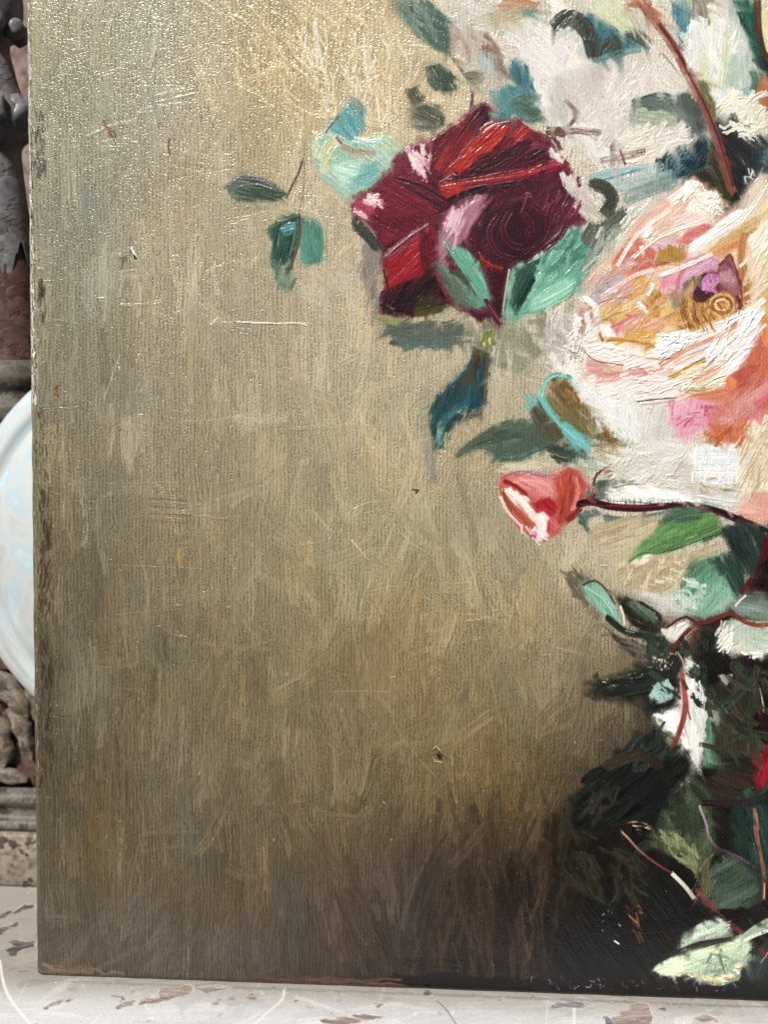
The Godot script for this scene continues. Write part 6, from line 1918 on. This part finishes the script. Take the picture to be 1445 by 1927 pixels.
func build_wall() -> void:
	var m := peeling(Color(0.58, 0.50, 0.47), Color(0.52, 0.42, 0.37), 0.85, 12)
	m.heightmap_scale = 0.02
	var b := BoxMesh.new()
	b.size = Vector3(1.3, 1.1, 0.03)
	var o := obj("back_wall", b, m)
	o.position = Vector3(0.2, 0.45, -0.19)
	o.set_meta("kind", "structure")

func build_pilaster() -> void:
	var dark := peeling(Color(0.50, 0.505, 0.52), Color(0.44, 0.40, 0.385), 0.72, 21)
	dark.roughness = 0.42
	var brown := peeling(Color(0.38, 0.285, 0.255), Color(0.32, 0.235, 0.21), 0.6, 25)
	var grey := peeling(Color(0.42, 0.40, 0.37), Color(0.30, 0.265, 0.235), 0.66, 22)
	var beige := peeling(Color(0.56, 0.52, 0.465), Color(0.28, 0.245, 0.23), 0.70, 23)
	var tan := peeling(Color(0.68, 0.53, 0.44), Color(0.62, 0.48, 0.40), 0.5, 24)
	var worn := peeling(Color(0.49, 0.455, 0.40), Color(0.41, 0.355, 0.305), 0.58, 28)
	for m in [dark, brown, grey, beige, tan, worn]:
		m.uv1_scale = Vector3(14, 14, 14)
	worn.uv1_scale = Vector3(30, 30, 30)
	grey.uv1_scale = Vector3(22, 22, 22)
	var axis := Vector3(-0.0445, 0, -0.113)
	var root := thing("carved_pilaster", "dark peeling carved woodwork with a turned post, behind the canvas edge", "pilaster", axis)
	# turned post, from its moulded foot upward
	var shaft := curve2([Vector2(0.0255, 0.296), Vector2(0.0235, 0.314), Vector2(0.0212, 0.334), Vector2(0.0185, 0.361), Vector2(0.0163, 0.385), Vector2(0.0152, 0.403), Vector2(0.0164, 0.408), Vector2(0.0195, 0.411), Vector2(0.0222, 0.415), Vector2(0.0222, 0.422), Vector2(0.0195, 0.428), Vector2(0.0160, 0.437), Vector2(0.0135, 0.448), Vector2(0.0120, 0.456), Vector2(0.0140, 0.462), Vector2(0.0185, 0.468), Vector2(0.0200, 0.480), Vector2(0.0180, 0.495), Vector2(0.0150, 0.52), Vector2(0.0150, 0.60)], 5)
	var upper := []
	var lower := []
	for q in shaft:
		if q.y <= 0.366:
			lower.append(q - Vector2(0.0004, 0))
		if q.y >= 0.340:
			upper.append(q)
	var skin := lathe(upper, 96)
	var arr := skin.surface_get_arrays(0)
	var vs: PackedVector3Array = arr[Mesh.ARRAY_VERTEX]
	var torn := FastNoiseLite.new()
	torn.seed = 31
	torn.frequency = 0.06
	torn.fractal_octaves = 3
	for i in 97 * 3:
		vs[i].y += torn.get_noise_2d(i % 97, 0.0) * 0.018 + 0.004
	arr[Mesh.ARRAY_VERTEX] = vs
	skin = ArrayMesh.new()
	skin.add_surface_from_arrays(Mesh.PRIMITIVE_TRIANGLES, arr)
	obj("turned_post", skin, dark, root)
	obj("bare_post_foot", lathe(lower, 48), brown, root).set_meta("label", "foot of the post stripped to red-brown wood")
	# leaves of the collar, and a bead cluster above
	for k in 7:
		var a := k * TAU / 7.0 + 0.35
		var o := obj("collar_leaf", carved_leaf([Vector3(0, 0, 0.018), Vector3(0.001, -0.006, 0.0225), Vector3(0, -0.014, 0.0225), Vector3(0, -0.019, 0.019)], 0.0085, 0.0035, 2), dark, root)
		o.position = Vector3(0, 0.433, 0)
		o.rotation.y = a
	for k in 9:
		var a := k * TAU / 9.0 + 0.2
		var o := obj("bead", lathe(curve2([Vector2(0.0004, -0.0062), Vector2(0.0045, -0.0035), Vector2(0.0054, 0.0), Vector2(0.0042, 0.004), Vector2(0.0004, 0.006)], 4), 18), dark, root)
		o.position = Vector3(0.0172 * cos(a), 0.4655 + 0.002 * sin(k * 2.0), 0.0172 * sin(a))
	# foot mouldings of the post
	var rings := curve2([Vector2(0.0268, 0.2625), Vector2(0.0300, 0.265), Vector2(0.0300, 0.272), Vector2(0.0275, 0.2745), Vector2(0.0262, 0.279), Vector2(0.0278, 0.283), Vector2(0.0290, 0.288), Vector2(0.0275, 0.293), Vector2(0.0255, 0.2962)], 4)
	obj("foot_moulding", lathe(rings, 48), grey, root)
	var block := slab(Vector3(0.070, 0.016, 0.060))
	obj("cap_block", block, grey, root).position = Vector3(0, 0.2535, 0)
	obj("brown_block", slab(Vector3(0.060, 0.120, 0.050)), brown, root).position = Vector3(0, 0.1850, -0.004)  # block of dark brown wood below the cap
	# carved panel under it
	obj("carved_panel", slab(Vector3(0.074, 0.078, 0.040)), brown, root).position = Vector3(0.0, 0.0880, -0.004)
	var z := 0.0165
	var spots := [
		[[Vector3(-0.020, 0.122, z), Vector3(-0.006, 0.118, z + 0.003), Vector3(0.006, 0.108, z + 0.004), Vector3(0.010, 0.094, z + 0.001)], 0.0075, 0.007],
		[[Vector3(0.000, 0.104, z), Vector3(0.006, 0.096, z + 0.004), Vector3(0.010, 0.084, z + 0.004), Vector3(0.012, 0.073, z)], 0.0050, 0.008],
		[[Vector3(-0.016, 0.101, z), Vector3(-0.010, 0.092, z + 0.003), Vector3(-0.006, 0.080, z + 0.003), Vector3(-0.005, 0.068, z)], 0.0085, 0.006],
		[[Vector3(0.020, 0.120, z), Vector3(0.014, 0.112, z + 0.002), Vector3(0.017, 0.100, z + 0.002), Vector3(0.022, 0.090, z)], 0.0060, 0.005],
		[[Vector3(-0.024, 0.075, z), Vector3(-0.015, 0.068, z + 0.003), Vector3(-0.003, 0.063, z + 0.003), Vector3(0.008, 0.060, z)], 0.0055, 0.005],
		[[Vector3(0.016, 0.070, z), Vector3(0.020, 0.078, z + 0.002), Vector3(0.024, 0.086, z + 0.002), Vector3(0.026, 0.096, z)], 0.0050, 0.005],
	]
	for s in spots:
		obj("carved_leaf", carved_leaf(s[0], s[1], s[2]), worn, root)
	# base mouldings and the plinth on the shelf
	var mould := curve2([Vector2(0.0285, 0.0475), Vector2(0.0300, 0.050), Vector2(0.0288, 0.0535), Vector2(0.0265, 0.0565), Vector2(0.0258, 0.060)], 4)
	var st := SurfaceTool.new()
	st.begin(Mesh.PRIMITIVE_TRIANGLES)
	var mp := [Vector2(0.0, 0.0328)]
	mp.append_array(curve2([Vector2(0.0295, 0.0330), Vector2(0.0310, 0.0355), Vector2(0.0300, 0.0385), Vector2(0.0270, 0.0400), Vector2(0.0262, 0.0440), Vector2(0.0285, 0.0475), Vector2(0.0300, 0.0510), Vector2(0.0282, 0.0545), Vector2(0.0230, 0.0560)], 4))
	for q in mp:
		for e in 2:
			st.add_vertex(Vector3(-0.06 + 0.10 * e, q.y, q.x - 0.003))
	for k in mp.size() - 1:
		for v in [k * 2, k * 2 + 2, k * 2 + 1, k * 2 + 1, k * 2 + 2, k * 2 + 3]:
			st.add_index(v)
	st.generate_normals()
	obj("base_moulding", st.commit(), grey, root)
	obj("plinth", slab(Vector3(0.11, 0.0320, 0.060), 0.002), beige, root).position = Vector3(0.0, 0.0162, -0.0005)
	# pale carved scroll on the wall beside the post
	var scroll := thing("carved_scroll", "tan carved scrollwork on the pinkish wall beside the dark post", "carving", Vector3(0, 0, -0.17))
	obj("scroll_leaf", carved_leaf([Vector3(0.004, 0.512, 0), Vector3(-0.010, 0.500, 0.006), Vector3(-0.019, 0.484, 0.008), Vector3(-0.013, 0.466, 0.006), Vector3(0.004, 0.458, 0)], 0.0075, 0.008, 2), tan, scroll)
	obj("scroll_leaf", carved_leaf([Vector3(0.004, 0.449, 0), Vector3(-0.010, 0.440, 0.006), Vector3(-0.0165, 0.420, 0.009), Vector3(-0.012, 0.400, 0.006), Vector3(0.006, 0.378, 0)], 0.0085, 0.008, 2), tan, scroll)
	obj("scroll_leaf", carved_leaf([Vector3(0.014, 0.345, 0), Vector3(0.004, 0.338, 0.005), Vector3(0.000, 0.326, 0.006), Vector3(0.006, 0.316, 0.003), Vector3(0.016, 0.312, 0)], 0.0060, 0.007, 2), tan, scroll)

func build_vase() -> void:
	var m := StandardMaterial3D.new()
	m.albedo_color = Color(0.80, 0.83, 0.83)
	m.roughness = 0.16
	m.metallic = 0.0
	m.metallic_specular = 0.7
	m.clearcoat_enabled = true
	m.clearcoat = 0.6
	m.clearcoat_roughness = 0.05
	var n := FastNoiseLite.new()
	n.seed = 8
	n.frequency = 0.01
	n.fractal_octaves = 4
	var gr := Gradient.new()
	gr.offsets = PackedFloat32Array([0.0, 0.45, 0.7, 1.0])
	gr.colors = PackedColorArray([Color(0.70, 0.735, 0.73), Color(0.80, 0.82, 0.815), Color(0.73, 0.81, 0.85), Color(0.88, 0.89, 0.87)])
	var t := NoiseTexture2D.new()
	t.width = 512
	t.height = 512
	t.seamless = true
	t.noise = n
	t.color_ramp = gr
	m.albedo_texture = t
	m.albedo_color = Color.WHITE
	m.uv1_scale = Vector3(3, 2, 1)
	var root := thing("pearly_vase", "pearly white glossy round vase showing from behind the left canvas edge", "vase", Vector3(0.0575, 0, -0.0635))
	var R := 0.1085
	var face := [Vector2(0.0005, 0.0235), Vector2(0.030, 0.0225), Vector2(0.055, 0.0195), Vector2(0.074, 0.0150), Vector2(0.086, 0.0105), Vector2(0.0915, 0.0075), Vector2(0.0945, 0.0072), Vector2(0.0985, 0.0080), Vector2(0.1035, 0.0062), Vector2(0.1070, 0.0034), Vector2(R, 0.0)]
	var prof := curve2(face, 5)
	var other := prof.duplicate()
	other.reverse()
	for q in other:
		prof.append(Vector2(q.x, -q.y - 0.0001))
	var body := obj("vase_body", lathe(prof, 96), m, root)
	body.rotation.x = PI / 2.0
	body.position.y = 0.1985
	obj("vase_foot", lathe(curve2([Vector2(0.036, 0.0), Vector2(0.037, 0.006), Vector2(0.030, 0.020), Vector2(0.021, 0.050), Vector2(0.019, 0.080), Vector2(0.022, 0.100)], 5), 40, 0.6), m, root)
	obj("vase_neck", lathe(curve2([Vector2(0.022, 0.298), Vector2(0.018, 0.320), Vector2(0.020, 0.345), Vector2(0.027, 0.362), Vector2(0.025, 0.363), Vector2(0.018, 0.345), Vector2(0.016, 0.322)], 5), 40, 0.6), m, root)
